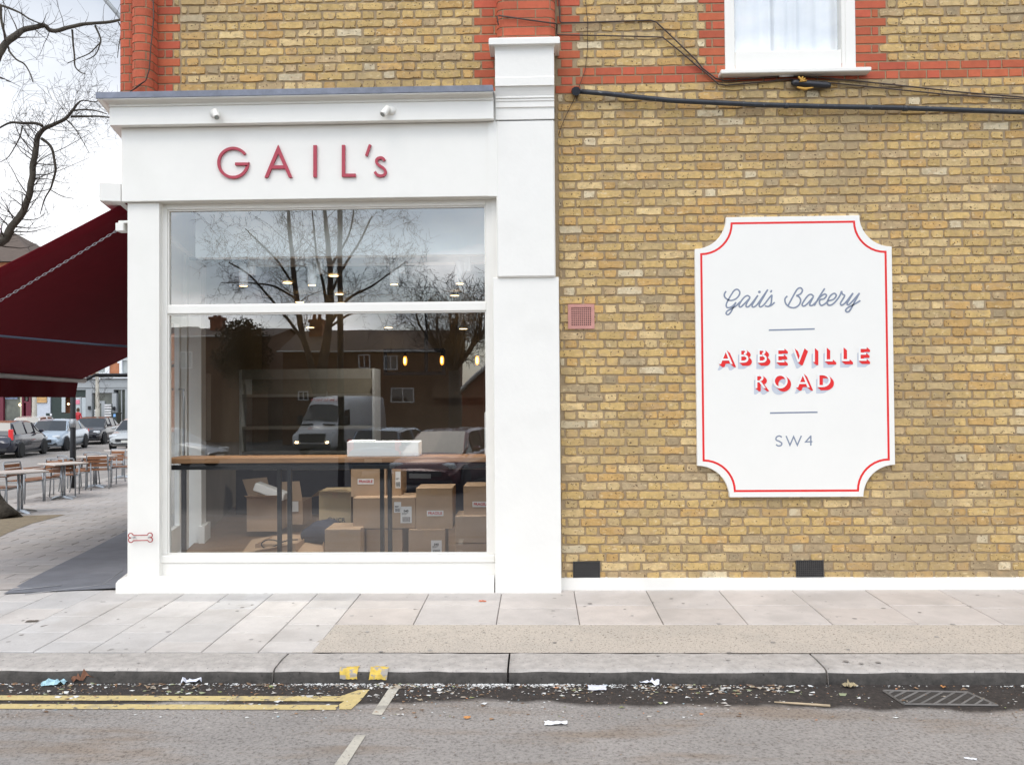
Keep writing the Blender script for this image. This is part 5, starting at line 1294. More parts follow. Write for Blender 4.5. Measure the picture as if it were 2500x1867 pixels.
def make_car(lab,shape,paint,loc,rz,group=None):
    S=SHAPES[shape]; Lc,W_,H=S['L'],S['W'],S['H']; t=thing('parked_car',lab,'car',loc,rz,group)
    q=MB(); q.smooth=True
    def sec(zb,zt,hw): 
        return [(0,zb),(hw*.80,zb),(hw*.97,zb+.06),(hw,zb+(zt-zb)*.35),(hw*.995,zb+(zt-zb)*.66),(hw*.95,zt-.05),(hw*.86,zt-.008),(0,zt+.015)]
    bs=[]
    B_=S['body']
    fine=[]
    for i in range(len(B_)-1):
        m_=4 if abs(B_[i+1][0]-B_[i][0])>.1 else 2
        for j in range(m_):
            u=j/m_; fine.append(tuple(a*(1-u)+b*u for a,b in zip(B_[i],B_[i+1])))
    fine.append(B_[-1])
    for xx,zb,zt,wf_ in fine:
        s_=sec(zb,zt,W_/2*wf_); full=s_+[(-y,z) for y,z in s_[-2:0:-1]]
        bs.append([(xx*Lc,y,z) for y,z in full])
    k=len(q.v); m_=len(bs[0])
    for r_ in bs: q.v+=r_
    for i in range(len(bs)-1):
        for j in range(m_): q.face((k+i*m_+j,k+i*m_+(j+1)%m_,k+(i+1)*m_+(j+1)%m_,k+(i+1)*m_+j))
    q.smooth=False; q.face(tuple(k+j for j in range(m_))); q.face(tuple(k+(len(bs)-1)*m_+j for j in range(m_))[::-1])
    # roof and pillars in body colour
    def belt(xf):
        for i in range(len(B_)-1):
            if B_[i][0]<=xf<=B_[i+1][0]:
                u=(xf-B_[i][0])/(B_[i+1][0]-B_[i][0]); return B_[i][2]*(1-u)+B_[i+1][2]*u
        return B_[0][2]
    cab=S['cab']; cs=[]
    for xf,h in cab:
        bz=belt(xf)-.02; tz=bz+(H-bz)*h; bw=W_/2*.90; rw=W_/2*.70
        hh=(tz-bz)
        f=lambda u:bw*(1-u)+rw*u
        uu=min(1,h)
        pts=[(bw,bz),(f(.45*uu),bz+hh*.45),(f(.86*uu),bz+hh*.86),(f(1.0*uu)*.93 if h>.1 else bw*.98,bz+hh*.975),(0,bz+hh*1.01)]
        full=pts+[(-y,z) for y,z in pts[-2::-1]]; cs.append([(xf*Lc,y,z) for y,z in full])
    g_=MB(); g_.smooth=True; rfm=MB(); rfm.smooth=True
    m_=len(cs[0])
    for i in range(len(cs)-1):
        mid_roof=cab[i][1]>.8 and cab[i+1][1]>.8
        for j in range(m_-1):
            top=j in (2,3,4,5)
            tgt=rfm if (top and mid_roof) or (j in (2,5)) else g_
            kk=len(tgt.v); tgt.v+=[cs[i][j],cs[i][j+1],cs[i+1][j+1],cs[i+1][j]]; tgt.face((kk,kk+1,kk+2,kk+3))
    k=len(q.v); q.v+=rfm.v
    for f in rfm.f: q.face(tuple(a+k for a in f))
    for xp in S['pill']:
        # interpolate section
        for i in range(len(cab)-1):
            if cab[i][0]<=xp<=cab[i+1][0]:
                u=(xp-cab[i][0])/(cab[i+1][0]-cab[i][0])
                for sg in (0,1):
                    idx=(0,1,2) if sg==0 else (m_-1,m_-2,m_-3)
                    pp_=[Vector(cs[i][a]).lerp(Vector(cs[i+1][a]),u) for a in idx]
                    q.tube([p+Vector((0,.004 if p.y>0 else -.004,0)) for p in pp_],.028,5)
    for s_ in (-1,1):   # windscreen pillars
        i=len(cab)-2; a=0 if s_>0 else m_-1
        pp_=[Vector(cs[i+1][a]),Vector(cs[i][a+(1 if s_>0 else -1)]).lerp(Vector(cs[i+1][a+(1 if s_>0 else -1)]),.4),Vector(cs[i][a+(2 if s_>0 else -2)])]
        q.tube(pp_,.026,5)
    # arches and sills in black
    k_m=q.m; q.m=1
    for xf in S['wx']:
        for s_ in (-1,1): q.lathe([(.001,-.005),(S['r']*1.17,-.005),(S['r']*1.17,.012),(.001,.012)],(xf*Lc,s_*(W_/2-.002),S['r']),20,'y')
    for s_ in (-1,1): q.box(S['wx'][0]*Lc,s_*W_/2*.97,.16,S['wx'][1]*Lc,s_*W_/2*.99,.25); q.box(-.42*Lc,s_*(W_/2+.0),.53,.40*Lc,s_*(W_/2+.012),.565)
    q.box(.496*Lc,-.5,.44,.508*Lc,.5,.56); q.box(.47*Lc,-.72,.30,.5*Lc,.72,.36); q.box(-.503*Lc,-.6,.32,-.47*Lc,.6,.42)
    q.m=0
    q.build('body',[paint,MTRIM],t,world=False)
    g_.build('windows',MCGL,t,world=False)
    for xf in S['wx']:
        for s_ in (-1,1): wheel(t,xf*Lc,s_*(W_/2-.06),S['r'],s_)
    for s_ in (-1,1):
        T=Matrix.Translation((.462*Lc,s_*W_*.36,.655))@Matrix.Rotation(-s_*.35,4,'Z')@Matrix.Rotation(.25,4,'Y')
        h_=MB(); h_.box(-.10,-.17,-.06,.06,.17,.07,T=T,ch=.03); h_.build('headlight',MHL,t,world=False)
        T=Matrix.Translation((-.478*Lc,s_*W_*.41,.92 if shape=='hatch' else .80))
        h_=MB(); (h_.box(-.05,-.09,-.20,.06,.075,.22,T=T,ch=.025) if shape=='hatch' else h_.box(-.05,-.17,-.07,.06,.08,.08,T=T,ch=.02)); h_.build('tail_light',MTL,t,world=False)
        h_=MB(); T=Matrix.Translation((.17*Lc,s_*(W_/2+.07),1.0)); h_.box(-.05,-.09,-.06,.06,.09,.06,T=T,ch=.03); h_.build('wing_mirror',paint,t,world=False)
    h_=MB(); h_.box(-.507*Lc,-.26,.50,-.497*Lc,.26,.61); h_.build('number_plate',MPLT,t,world=False)
    h_=MB(); h_.box(.507*Lc,-.26,.40,.511*Lc,.26,.50); h_.build('number_plate',MPLT,t,world=False)
    return t
def carat(pf_,pb,W_=1.74,dz=-.1,side=1):
    a,b=G(*pf_,dz),G(*pb,dz); c=(a+b)/2
    return c
hd_s=math.atan2(DS.y,DS.x)
hc=carat((110,1107),(50,1118)); c=hc+DE*.86; c.z=gz(c.y)-.1; make_car('dark blue-black hatchback with a tall red tail light, nearest in the row of parked cars','hatch',carpaint('dark_navy_paint',(.012,.015,.03)),tuple(c),hd_s,'cars parked along the side street')
sc2=carat((162,1101),(211,1092)); c=sc2+DE*.88; c.z=gz(c.y)-.1; make_car('silver saloon facing the camera, parked behind the dark hatchback','sedan',carpaint('silver_paint',(.42,.50,.58)),tuple(c),hd_s+math.pi,'cars parked along the side street')
c=G(262,1083,-.1)+DE*.88+DS*1.0; c.z=gz(c.y)-.1; make_car('black saloon facing the camera, parked beyond the silver one','sedan',carpaint('black_paint',(.012,.011,.016)),tuple(c),hd_s+math.pi,'cars parked along the side street')
c=G(322,1099,-.1)+DS*1.5; c.z=gz(c.y)-.1; make_car('pale silver car with a dark grille, cut off by the white pilaster','sedan',carpaint('pale_silver_paint',(.50,.52,.52)),tuple(c),hd_s+math.pi,'cars parked along the side street')
c=G(92,1075,-.1); c.z=gz(c.y)-.1; make_car('white car showing one red tail light behind the silver saloon','hatch',carpaint('white_paint',(.7,.7,.7)),tuple(c),hd_s,'cars parked along the side street')
def RM(px,py_,Y,dz=0):
    p=M(px,py_,Y); p.z=roadz(p.x,p.y)+dz; return p
make_car('dark red car on the far side of the road, reflected right of the foam block','hatch',carpaint('deep_red_paint',(.09,.005,.012)),tuple(RM(1095,1100,14.0)),R(-258),'cars seen only as reflections')
make_car('silver grey car reflected at the right edge of the window','sedan',carpaint('grey_paint',(.35,.38,.40)),tuple(RM(1185,1100,17)),R(-75),'cars seen only as reflections')
make_car('slate blue car reflected behind the foam block','hatch',carpaint('slate_blue_paint',(.12,.17,.24)),tuple(RM(965,1100,19)),R(-82),'cars seen only as reflections')
make_car('pale grey estate-like car reflected over the white interior column','sedan',carpaint('pale_grey_paint',(.40,.42,.43)),tuple(RM(395,1100,23)),R(12),'cars seen only as reflections')
# van, facing the shop (seen mirrored)
def make_van(loc,rz):
    t=thing('delivery_van','white high-roofed delivery van with lit front lamps, reflected in the lower pane','van',loc,rz)
    WP=mat('van_white',(.72,.74,.76),.3,var=.02,coat=.5); L_,W_,H=5.9,2.0,2.65
    st=[(-.5,.5,2.50,.93),(-.49,.35,2.6,.97),(-.3,.3,2.65,1),(0,.3,2.66,1),(.17,.3,2.66,1),(.235,.3,2.60,.97),(.29,.3,2.35,.955),(.395,.3,1.42,.97),(.44,.3,1.22,.97),(.482,.32,1.08,.95),(.497,.38,.86,.92),(.5,.45,.6,.88)]
    q=MB(); q.smooth=True; secs=[]
    for xf,zb,zt,wf_ in st:
        hw=W_/2*wf_; s_=[(0,zb),(hw*.9,zb),(hw,zb+.12),(hw,zb+(zt-zb)*.45)]
        tp=.86 if zt>2 else .92
        s_+= [(hw*(tp+.09),zt-(zt-zb)*.22),(hw*(tp+.02),zt-.14),(hw*(tp-.08),zt-.03),(0,zt)]
        secs.append([(xf*L_,y,z) for y,z in s_+[(-y,z) for y,z in s_[-2:0:-1]]])
    m_=len(secs[0])
    for r_ in secs: q.v+=r_
    for i in range(len(secs)-1):
        for j in range(m_): q.face((i*m_+j,i*m_+(j+1)%m_,(i+1)*m_+(j+1)%m_,(i+1)*m_+j))
    q.smooth=False; q.face(tuple(range(m_))); q.face(tuple((len(secs)-1)*m_+j for j in range(m_))[::-1])
    q.build('body',WP,t,world=False)
    q=MB(); # windscreen
    def on(xf): 
        for i in range(len(st)-1):
            if st[i][0]<=xf<=st[i+1][0]:
                u=(xf-st[i][0])/(st[i+1][0]-st[i][0]); return st[i][2]*(1-u)+st[i+1][2]*u
    a,b=.30,.385
    q.v+=[(b*L_+.03,-.88,on(b)+.02),(b*L_+.03,.88,on(b)+.02),(a*L_+.03,.76,on(a)-.08),(a*L_+.03,-.76,on(a)-.08)]; q.face((0,1,2,3)); 
    q.v+=[(b*L_+.05,-.5,on(b)+.04),(b*L_+.05,.5,on(b)+.04),(a*L_+.07,.45,on(a)+.0),(a*L_+.07,-.45,on(a)+.0)]
    q.f=[]; q.c=[];q.mi=[];q.sm=[]
    q.face((0,4,7,3)); q.face((4,5,6,7)); q.face((5,1,2,6)); q.build('windscreen',MCGL,t,world=False)
    for s_ in (-1,1):
        q=MB(); y=s_*(W_/2*1.0+.006); k=0
        q.v+=[(.20*L_,y,1.30),(.36*L_,y,1.25),(.285*L_,y*.955,2.02),(.20*L_,y*.955,2.05)]; q.face((0,1,2,3)); q.build('side_window',MCGL,t,world=False)
        q=MB(); T=Matrix.Translation((.455*L_,s_*.80,.86))@Matrix.Rotation(-s_*.5,4,'Z'); q.box(-.12,-.15,-.18,.09,.15,.18,T=T,ch=.05); q.build('headlight',MHL,t,world=False)
        q=MB(); T=Matrix.Translation((.495*L_,s_*.72,.60)); q.box(-.05,-.08,-.055,.06,.08,.05,T=T,ch=.02); q.build('fog_lamp',mat('lit_lamp',(1,.8,.5),.3,emit=((1,.72,.38),16)),t,world=False)
        q=MB(); T=Matrix.Translation((.33*L_,s_*1.16,1.55)); q.box(-.06,-.11,-.2,.06,.11,.2,T=T,ch=.04); q.build('wing_mirror',MTRIM,t,world=False)
        for xf in (-.30,.33): wheel(t,xf*L_,s_*.93,.34,s_)
    q=MB(); q.box(.490*L_,-.62,.62,.507*L_,.62,.98,ch=.02); q.build('grille',mat('grille',(.08,.08,.08),.5),t,world=False)
    q=MB(); q.box(.492*L_,-.9,.34,.51*L_,.9,.55,ch=.04); q.build('bumper',mat('bumper_grey',(.10,.10,.10),.6),t,world=False)
    q=MB()
    for s_ in (-1,1): q.box(.405*L_,s_*.55-.27,on(.405)+.012,.425*L_,s_*.55+.27,on(.405)-.03)
    q.build('bonnet_vent',MTRIM,t,world=False)
    # lettering reads the right way round in the mirror image
    q=text_mesh('01264 33 44 75',.24,0,0,0,flipx=True,bold=.004)
    x0=.262*L_; z0=2.40; T=Matrix.Translation((x0+.11,0,z0+.06))@Matrix.Rotation(math.pi/2,4,'Z')@Matrix.Rotation(R(-50),4,'X')
    q.v=[tuple(T@Vector(v)) for v in q.v]; q.build('lettering',MINKR,t,world=False)
    q=MB(); q.ribbon([(.35,.0),(.28,.05),(.22,.0),(.28,-.05),(.33,-.07)],.03,0,.001); T=Matrix.Translation((.452*L_,0,1.21))@Matrix.Rotation(math.pi/2,4,'Z')@Matrix.Rotation(R(-60),4,'X')
    q.v=[tuple(T@Vector(v)) for v in q.v]; q.build('logo',MINKR,t,world=False)
    return t
vb=RM(836,1100,33.5); make_van(tuple(vb),R(104))
# ------------------------------------------------------------------ trees
def grow(mb,p,d,length,r_,depth,rn,spread=.6,up=.15,seg=5,kids=(3,5),thin=.002):
    pts=[p.copy()]; rr=[r_]; d=d.normalized(); c=p.copy()
    for i in range(seg):
        d=(d+Vector((rn.uniform(-1,1),rn.uniform(-1,1),rn.uniform(-1,1)+up*1.2))*.22).normalized(); c=c+d*length/seg; pts.append(c.copy()); rr.append(max(thin*.7,r_*(1-.8*(i+1)/seg)))
    mb.tube(pts,rr,3 if r_<.01 else 5 if r_<.05 else 8,cap=False)
    if depth<=0: return
    for k_ in range(rn.randint(*kids)):
        i=rn.randint(1,seg); q=pts[i]; t=(pts[i]-pts[i-1]).normalized(); o=t.orthogonal().normalized(); o=Matrix.Rotation(rn.uniform(0,6.283),3,t)@o
        nd=(t*(1-spread)+o*spread+Vector((0,0,up))).normalized()
        grow(mb,q,nd,length*rn.uniform(.45,.75),max(thin,rr[i]*.62),depth-1,rn,spread,up,max(3,seg-1),kids,thin)
def limb(mb,tw,pts,radii,rn,every=1,tl=.9,tdepth=2,upv=.0,thin=.0022,yj=.25,n=9,kids=(2,4),start=1):
    k=4; sp=crspline([tuple(p) for p in pts],k); sp=[Vector(p) for p in sp]
    if not hasattr(radii,'__len__'): radii=[radii,radii*.4]
    m_=len(sp); rr=[]
    for i in range(m_):
        u=i/(m_-1)*(len(radii)-1); j=min(int(u),len(radii)-2); rr.append((radii[j]*(1-(u-j))+radii[j+1]*(u-j))*(1+.12*noise.noise(sp[i]*9)))
    mb.tube([p+Vector((noise.noise(p*5),noise.noise(p*5+Vector((9,9,9))),noise.noise(p*5+Vector((3,1,7)))))*min(.03,rr[i]*.5) for i,p in enumerate(sp)],rr,n)
    for i in range(start,m_,every):
        t=(sp[i]-sp[i-1]).normalized(); o=Matrix.Rotation(rn.uniform(0,6.283),3,t)@t.orthogonal().normalized()
        grow(tw,sp[i],(t*.4+o+Vector((0,0,upv))),tl*rn.uniform(.5,1.2),max(thin,rr[i]*.22),tdepth,rn,.6,.1,5,kids,thin)
rt=random.Random(21)
ZT=lambda l,Y,dy=0:[P(x/2.7531,y/2.7531,Y+dy*i) for i,(x,y) in enumerate(l)]
tb=G(-14,1264); st_=thing('street_tree','bare gnarled street tree at the left edge with limbs crossing the pale sky','tree',tuple(tb))
trunk=MB(); tw=MB()
YT=tb.y
top=P(-70,560,YT)
trunk.smooth=True
trunk.tube([tb+Vector((0,0,-.05)),tb+Vector((-.05,0,.12)),tb+Vector((-.12,0,.35)),tb+Vector((-.2,0,1.0)),tb.lerp(top,.7),top],[.40,.27,.20,.17,.15,.14],16)
for a in (.3,1.2,2.4,3.6,4.9): trunk.tube([tb+Vector((-.02,0,.30)),tb+Vector((math.cos(a)*.22,math.sin(a)*.2,.10)),tb+Vector((math.cos(a)*.42,math.sin(a)*.40,-.03))],[.10,.09,.04],8)
trunk.build('trunk',MBARK,st_)
cr_=MB(); cr_.smooth=True
l1=ZT([(-120,560),(0,370),(50,290),(110,235),(160,200),(230,180),(300,175),(335,205),(400,205),(470,185),(560,165),(650,158),(740,150),(830,128),(900,100)],YT-1.2,.06)
cr_.tube([top,P(-75,300,YT-.6),l1[0]],[.13,.08,.062],10)
limb(cr_,tw,l1,[.062,.055,.045,.038,.034,.030,.026,.022,.015],rt,3,.75,2,.15,.0026,kids=(1,3))
l2=ZT([(-130,1720),(10,1620),(60,1560),(120,1490),(170,1400),(200,1290),(215,1180),(225,1080),(245,1000),(250,930),(290,870),(360,835),(440,800),(490,740),(520,700),(560,675),(640,685),(700,650)],YT-.6,.03)
cr_.tube([top,l2[0]],[.12,.062],10)
limb(cr_,tw,l2,[.066,.060,.054,.050,.046,.044,.034,.026,.018,.010,.006],rt,1,.62,2,.0,.0026)
for l_,r0,yo,ev in (([(485,200),(492,290),(500,380),(505,450),(545,490),(575,495)],[.013,.010,.006],-.6,2),([(640,175),(675,255),(672,300),(640,370),(580,405)],[.013,.009,.005],-.5,2),([(672,290),(600,360),(510,400),(455,425)],[.009,.005],-.5,2),([(795,150),(815,200),(800,300),(790,390)],[.010,.004],-.4,2),([(60,340),(110,400),(160,430),(200,490),(222,555)],[.012,.006],-1.1,2),([(0,40),(5,120),(40,260),(65,345)],[.02,.010],-1.1,2),([(-20,30),(60,55),(130,85),(200,130),(300,170)],[.016,.007],-1.0,1),
 ([(285,850),(240,830),(150,830),(70,825),(0,860),(-60,900)],[.022,.016,.008],-.3,1),([(280,935),(340,980),(365,1060),(372,1150),(350,1240),(335,1275),(300,1340),(270,1440)],[.020,.016,.012,.005],-.4,2),([(335,1275),(420,1320),(500,1335)],[.007,.003],-.4,2),([(480,785),(560,785),(640,782),(760,792)],[.016,.010],-.2,1),([(490,745),(580,738),(640,745),(718,768)],[.012,.006],-.2,2),([(450,810),(500,860),(545,930),(600,1030)],[.009,.003],-.3,2),([(150,845),(130,930),(60,1050),(0,1090)],[.010,.004],-.3,2),([(245,1095),(330,1040),(440,990),(600,900)],[.007,.003],-.4,2),([(240,1200),(330,1170),(440,1130),(600,1060)],[.006,.002],-.4,3),([(215,1380),(280,1280),(330,1150)],[.006,.002],-.4,3),([(0,520),(70,550),(40,545)],[.008,.004],-.4,2)):
    limb(cr_,tw,ZT(l_,YT+yo,.02),[a*1.25 for a in r0],rt,ev+1,.40,2,.0,.0024,kids=(1,3))
cr_.build('limbs',MBARK,st_); tw.build('crown',MTWIG,st_)
# grey lamp arm high at the left of the building
q=MB(); q.tube([P(225,-40,6.5),P(262,5,6.5),P(302,52,6.5),P(330,90,6.5)],.036,10); tag(q.build('lamp_arm',mat('grey_galvanised',(.30,.32,.33),.5)),'thick grey metal pole slanting down behind the brick corner at the top','pole')
def birch(px,py0,py1,Y,r_,lab):
    a=P(px,py1,Y); a.z=gz(Y); b=P(px+1,py0,Y); t=thing('young_birch',lab,'tree',tuple(a)); q=MB(); q.tube([a,a.lerp(b,.4)+Vector((.05,0,0)),b,b+Vector((-.1,0,1.5))],[r_*1.3,r_,r_*.7,r_*.2],8); q.build('trunk',MBIRCH,t)
    q=MB(); rn=random.Random(px)
    for i in range(16): c=a.lerp(b,.35+.62*i/16); grow(q,c,Vector((rn.uniform(-1,1),rn.uniform(-1,1),.9)),1.2,.015,1,rn,.5,.3,4,(2,4),.008)
    q.build('crown',MTWIG,t)
birch(236,905,1030,46,.13,'slim pale birch trunk in front of the grey corner shop')
birch(82,905,1050,46,.15,'white birch trunk beside the maroon shopfront')
# trees reflected in the glass
def MX(l,Y): return [M(px,py,Y) for px,py in l]
MBK2=mat('grey_bark',(.07,.06,.05),.9,var=.3,vscale=3)
ta=thing('plane_tree','tall bare many-stemmed tree reflected across the middle of the window','tree',tuple(RM(788,1100,38.3)))
q=MB(); q.smooth=True; c=RM(786,1100,38.3); tw=MB(); rt=random.Random(5)
limb(q,tw,[c]+MX([(783,1000),(788,900),(800,820),(806,745),(803,650),(796,560),(790,480),(785,380)],38.3),[.38,.33,.26,.2,.16,.12,.09,.05],rt,2,2.6,3,.3,.009,n=10,kids=(2,5),start=13)
limb(q,tw,MX([(783,1000),(758,890),(737,810),(722,720),(713,620),(705,520),(700,420)],38.3),[.22,.19,.14,.10,.05],rt,1,2.4,3,.3,.009,kids=(2,4),start=8)
for l_,r0 in (([(760,890),(735,825),(695,770),(650,715),(610,672),(560,640)],[.07,.04,.02]),([(806,790),(850,730),(905,700),(965,660),(990,640)],[.06,.03,.015]),([(800,760),(790,700),(772,630),(765,540),(755,440)],[.06,.03,.015]),([(805,720),(840,650),(880,590),(910,530)],[.05,.02]),([(720,700),(680,640),(640,600),(600,560)],[.04,.015]),([(805,800),(860,765),(940,760),(1000,745)],[.04,.015]),([(722,730),(670,700),(600,690),(540,690)],[.04,.012]),([(803,650),(850,580),(865,500),(880,440)],[.04,.012])):
    limb(q,tw,MX(l_,38.3+rt.uniform(-1,1)),[a*1.8 for a in r0],rt,1,2.1,3,.25,.009,kids=(2,4),start=4)
q.build('trunk',MBK2,ta); tw.build('crown',MTWIG,ta)
tb_=thing('pollard_tree','round-crowned bare pollard tree reflected at the right side of the window','tree',tuple(RM(1112,1100,30)))
q=MB(); q.smooth=True; tw=MB(); rt=random.Random(8); c=RM(1114,1100,30); fk=M(1108,905,30)
q.tube([c,c.lerp(fk,.6),fk],[.32,.27,.26],12)
for i in range(26):
    a=rt.uniform(0,6.283); d=Vector((math.cos(a)*.75,math.sin(a)*.5,1)); e=fk+d.normalized()*rt.uniform(1.2,2.6); m1=fk+Vector((d.x*.5,d.y*.5,.4))
    limb(q,tw,[fk,m1,e,e+Vector((d.x*.1,0,rt.uniform(.4,1.1)))],[.10,.05,.025],rt,2,1.3,2,.6,.010,kids=(3,5),start=4)
q.build('trunk',MBK2,tb_); tw.build('crown',MTWIG,tb_)
q=MB(); c=RM(833,1100,14.5); e=M(828,480,14.5); q.tube([c,c.lerp(e,.5),Vector((e.x,e.y,e.z+2))],[.085,.075,.06],10); tag(q.build('telegraph_pole',mat('tarred_wood',(.035,.03,.025),.8)),'straight dark wooden pole reflected in front of the white van','pole')
def leafclump(mb,c,rx,rz_,n,rn,size,cols):
    for i in range(n):
        while True:
            d=Vector((rn.uniform(-1,1),rn.uniform(-1,1),rn.uniform(-1,1)))
            if d.length<1: break
        p=c+Vector((d.x*rx,d.y*rx,d.z*rz_)); a=Vector((rn.uniform(-1,1),rn.uniform(-1,1),rn.uniform(-1,1))).normalized()*size; b=a.orthogonal().normalized()*size*.5
        cc=rn.choice(cols); mb.col=cc; mb.poly([p-a,p+b,p+a,p-b])
MLEAF=mat('evergreen_leaf',attr=True,rough=.7,var=0)
rn=random.Random(3)
t=thing('evergreen_tree','dark bushy evergreen reflected beside the brick chimney','tree',tuple(RM(590,1100,34)))
q=MB()
for i in range(20):
    c=M(rn.uniform(556,628),rn.uniform(815,930),34+rn.uniform(-1,1)); leafclump(q,c,.9,.7,420,rn,.09,[(.05,.055,.03),(.07,.07,.04),(.06,.045,.03)])
leafclump(q,M(592,795,34),.6,.5,260,rn,.09,[(.05,.055,.03),(.07,.07,.04)])
q.build('crown',MLEAF,t)
q=MB(); c=RM(592,1100,34); q.tube([c,M(592,900,34)],.18,8); q.build('trunk',MBK2,t)
# houses reflected in the glass (south of the road)
MBRN=mat('brown_brick_wall',(.17,.10,.065),.9,var=.25,vscale=6,bump=.004,bscale=30); MTILE=mat('brown_roof_tile',(.10,.075,.06),.9,var=.25,vscale=3,stretch=(1,1,6)); MREDW=mat('red_brick_far',(.26,.09,.05),.9,var=.25,vscale=5)
def house(name,lab,px0,px1,peave,pridge,Y,depth,wall,roof,wins=(),chim=(),gable=False):
    a=M(px0,peave,Y); b=M(px1,peave,Y); r_=M((px0+px1)/2,pridge,Y+depth/2); z0=-.9; y0,y1=-Y,-Y-depth
    t=thing(name,lab,'house',((a.x+b.x)/2,y0,z0))
    q=MB(); q.box(a.x,y0,z0,b.x,y1,a.z); 
    if not gable:
        q.poly([(a.x,y0,a.z),(a.x,y1,a.z),(a.x,(y0+y1)/2,r_.z-.05)]); q.poly([(b.x,y0,a.z),(b.x,(y0+y1)/2,r_.z-.05),(b.x,y1,a.z)])
    q.build('wall',wall,t)
    q=MB(); e=.25; ym_=(y0+y1)/2
    if not gable:
        q.poly([(a.x-e,y0+e,a.z-.06),(b.x+e,y0+e,a.z-.06),(b.x+e,ym_,r_.z),(a.x-e,ym_,r_.z)]); q.poly([(a.x-e,y1-e,a.z-.06),(a.x-e,ym_,r_.z),(b.x+e,ym_,r_.z),(b.x+e,y1-e,a.z-.06)])
        ro=q.build('roof',roof,t)
        q=MB(); q.tube([(a.x-e,y0+e,a.z-.02),(b.x+e,y0+e,a.z-.02)],.05,5); q.build('gutter',mat('white_gutter',(.6,.6,.58),.5),t)
    else:
        xm=(a.x+b.x)/2
        q.poly([(a.x-e,y0+e,a.z-.06),(a.x-e,y1,a.z-.06),(xm,y1,r_.z),(xm,y0+e,r_.z)]); q.poly([(b.x+e,y0+e,a.z-.06),(xm,y0+e,r_.z),(xm,y1,r_.z),(b.x+e,y1,a.z-.06)]); ro=q.build('roof',roof,t)
        q=MB(); q.poly([(a.x,y0-.001,a.z),(xm,y0-.001,r_.z-.05),(b.x,y0-.001,a.z)]); q.build('gable_wall',wall,t)
        q=MB(); q.tube([(a.x-e,y0+e+.02,a.z-.06),(xm,y0+e+.02,r_.z)],.10,4); q.tube([(b.x+e,y0+e+.02,a.z-.06),(xm,y0+e+.02,r_.z)],.10,4); q.build('bargeboard',mat('white_board',(.7,.7,.68),.5),t)
    for (wx0,wy0,wx1,wy1) in wins:
        c0=M(wx0,wy1,Y); c1=M(wx1,wy0,Y); q=MB(); fr=.07; ya=y0+.05
        q.box(c0.x,y0-.02,c0.z,c0.x+fr,ya,c1.z); q.box(c1.x-fr,y0-.02,c0.z,c1.x,ya,c1.z); q.box(c0.x+fr,y0-.02,c0.z,c1.x-fr,ya,c0.z+fr); q.box(c0.x+fr,y0-.02,c1.z-fr,c1.x-fr,ya,c1.z); q.box((c0.x+c1.x)/2-.03,y0-.02,c0.z+fr,(c0.x+c1.x)/2+.03,ya-.005,c1.z-fr)
        f=q.build('window',mat('white_upvc',(.72,.72,.72),.4,var=0),t)
        q=MB(); q.box(c0.x+fr,y0-.01,c0.z+fr,c1.x-fr,y0+.01,c1.z-fr); q.build('pane',MCGL,f)
    for (cx0,cy0,cx1,cy1) in chim:
        c0=M(cx0,cy1,Y+depth*.4); c1=M(cx1,cy0,Y+depth*.4); q=MB(); q.box(c0.x,c0.y-.5,c0.z-.8,c1.x,c0.y+.4,c1.z); q.box(c0.x-.08,c0.y-.58,c1.z,c1.x+.08,c0.y+.48,c1.z+.18)
        for u in (.25,.7): x=c0.x+(c1.x-c0.x)*u; q.tube([(x,c0.y,c1.z+.18),(x,c0.y,c1.z+.55)],[.13,.11],8)
        q.build('chimney',MREDW,ro)
house('brick_house','long brown brick house with white windows reflected behind the van',690,1098,860,806,40,8,MBRN,MTILE,[(875,862+4,905,899),(938,868,972,902),(955,945,1012,984),(727,955,753,980),(780,955,800,980)],[(760,788,790,806)])
house('brick_house','brick house with a tall chimney stack reflected at the upper left of the lower pane',415,655,822,802,44,8,MBRN,MTILE,[(440,860,470,900)],[(520,782,546,815)])
house('gabled_house','dark gabled house with white bargeboards reflected at the right edge',1128,1330,960,868,34,7,MREDW,MTILE,[],(),True)
house('brick_house','low plain brick block reflected far left behind the parked car',120,410,850,800,48,9,MREDW,MTILE,[(300,880,330,920),(220,880,250,920)])
# more distant roofs south, both sides, so the street is closed
house('brick_house','plain terrace house standing south of the road beyond the right edge',1400,1900,780,700,42,9,MBRN,MTILE,[(1480,820,1540,880),(1640,820,1700,880)])
# ------------------------------------------------------------------ far buildings of the side street
MSG2=mat('grey_painted_front',(.33,.35,.36),.6,var=.06); MORB=mat('orange_brick_far',(.42,.17,.085),.9,var=.2,vscale=3); MYSB=mat('yellow_brick_far',(.42,.32,.18),.9,var=.2,vscale=3); MMAR=mat('maroon_shop_paint',(.13,.012,.03),.4,var=.05); MWHT=mat('white_far_paint',(.78,.8,.82),.5,var=.03); MDKG=mat('dark_green_paint',(.02,.035,.03),.5); MSHOPG=mat('shop_interior_far',(.10,.11,.09),.3,var=.6,vscale=1.2,spec=.8)
Z2=lambda x,y:(150+x/7.512,820+y/7.512)
def pb_(mb,x0,y0,x1,y1,Y,th=.3,proud=0,conv=True):
    a=P(x0,y1,Y); b=P(x1,y0,Y); mb.box(a.x,Y-proud,a.z,b.x,Y+th,b.z)
YF=56
gs=thing('corner_shop','grey painted corner shop with red brick and white windows above','building',tuple(P(220,1060,YF)))
def zb_(mb,x0,y0,x1,y1,proud=0,th=.3,Y=YF): a,b=Z2(x0,y0); c,d=Z2(x1,y1); pb_(mb,a,b,c,d,Y,th,proud)
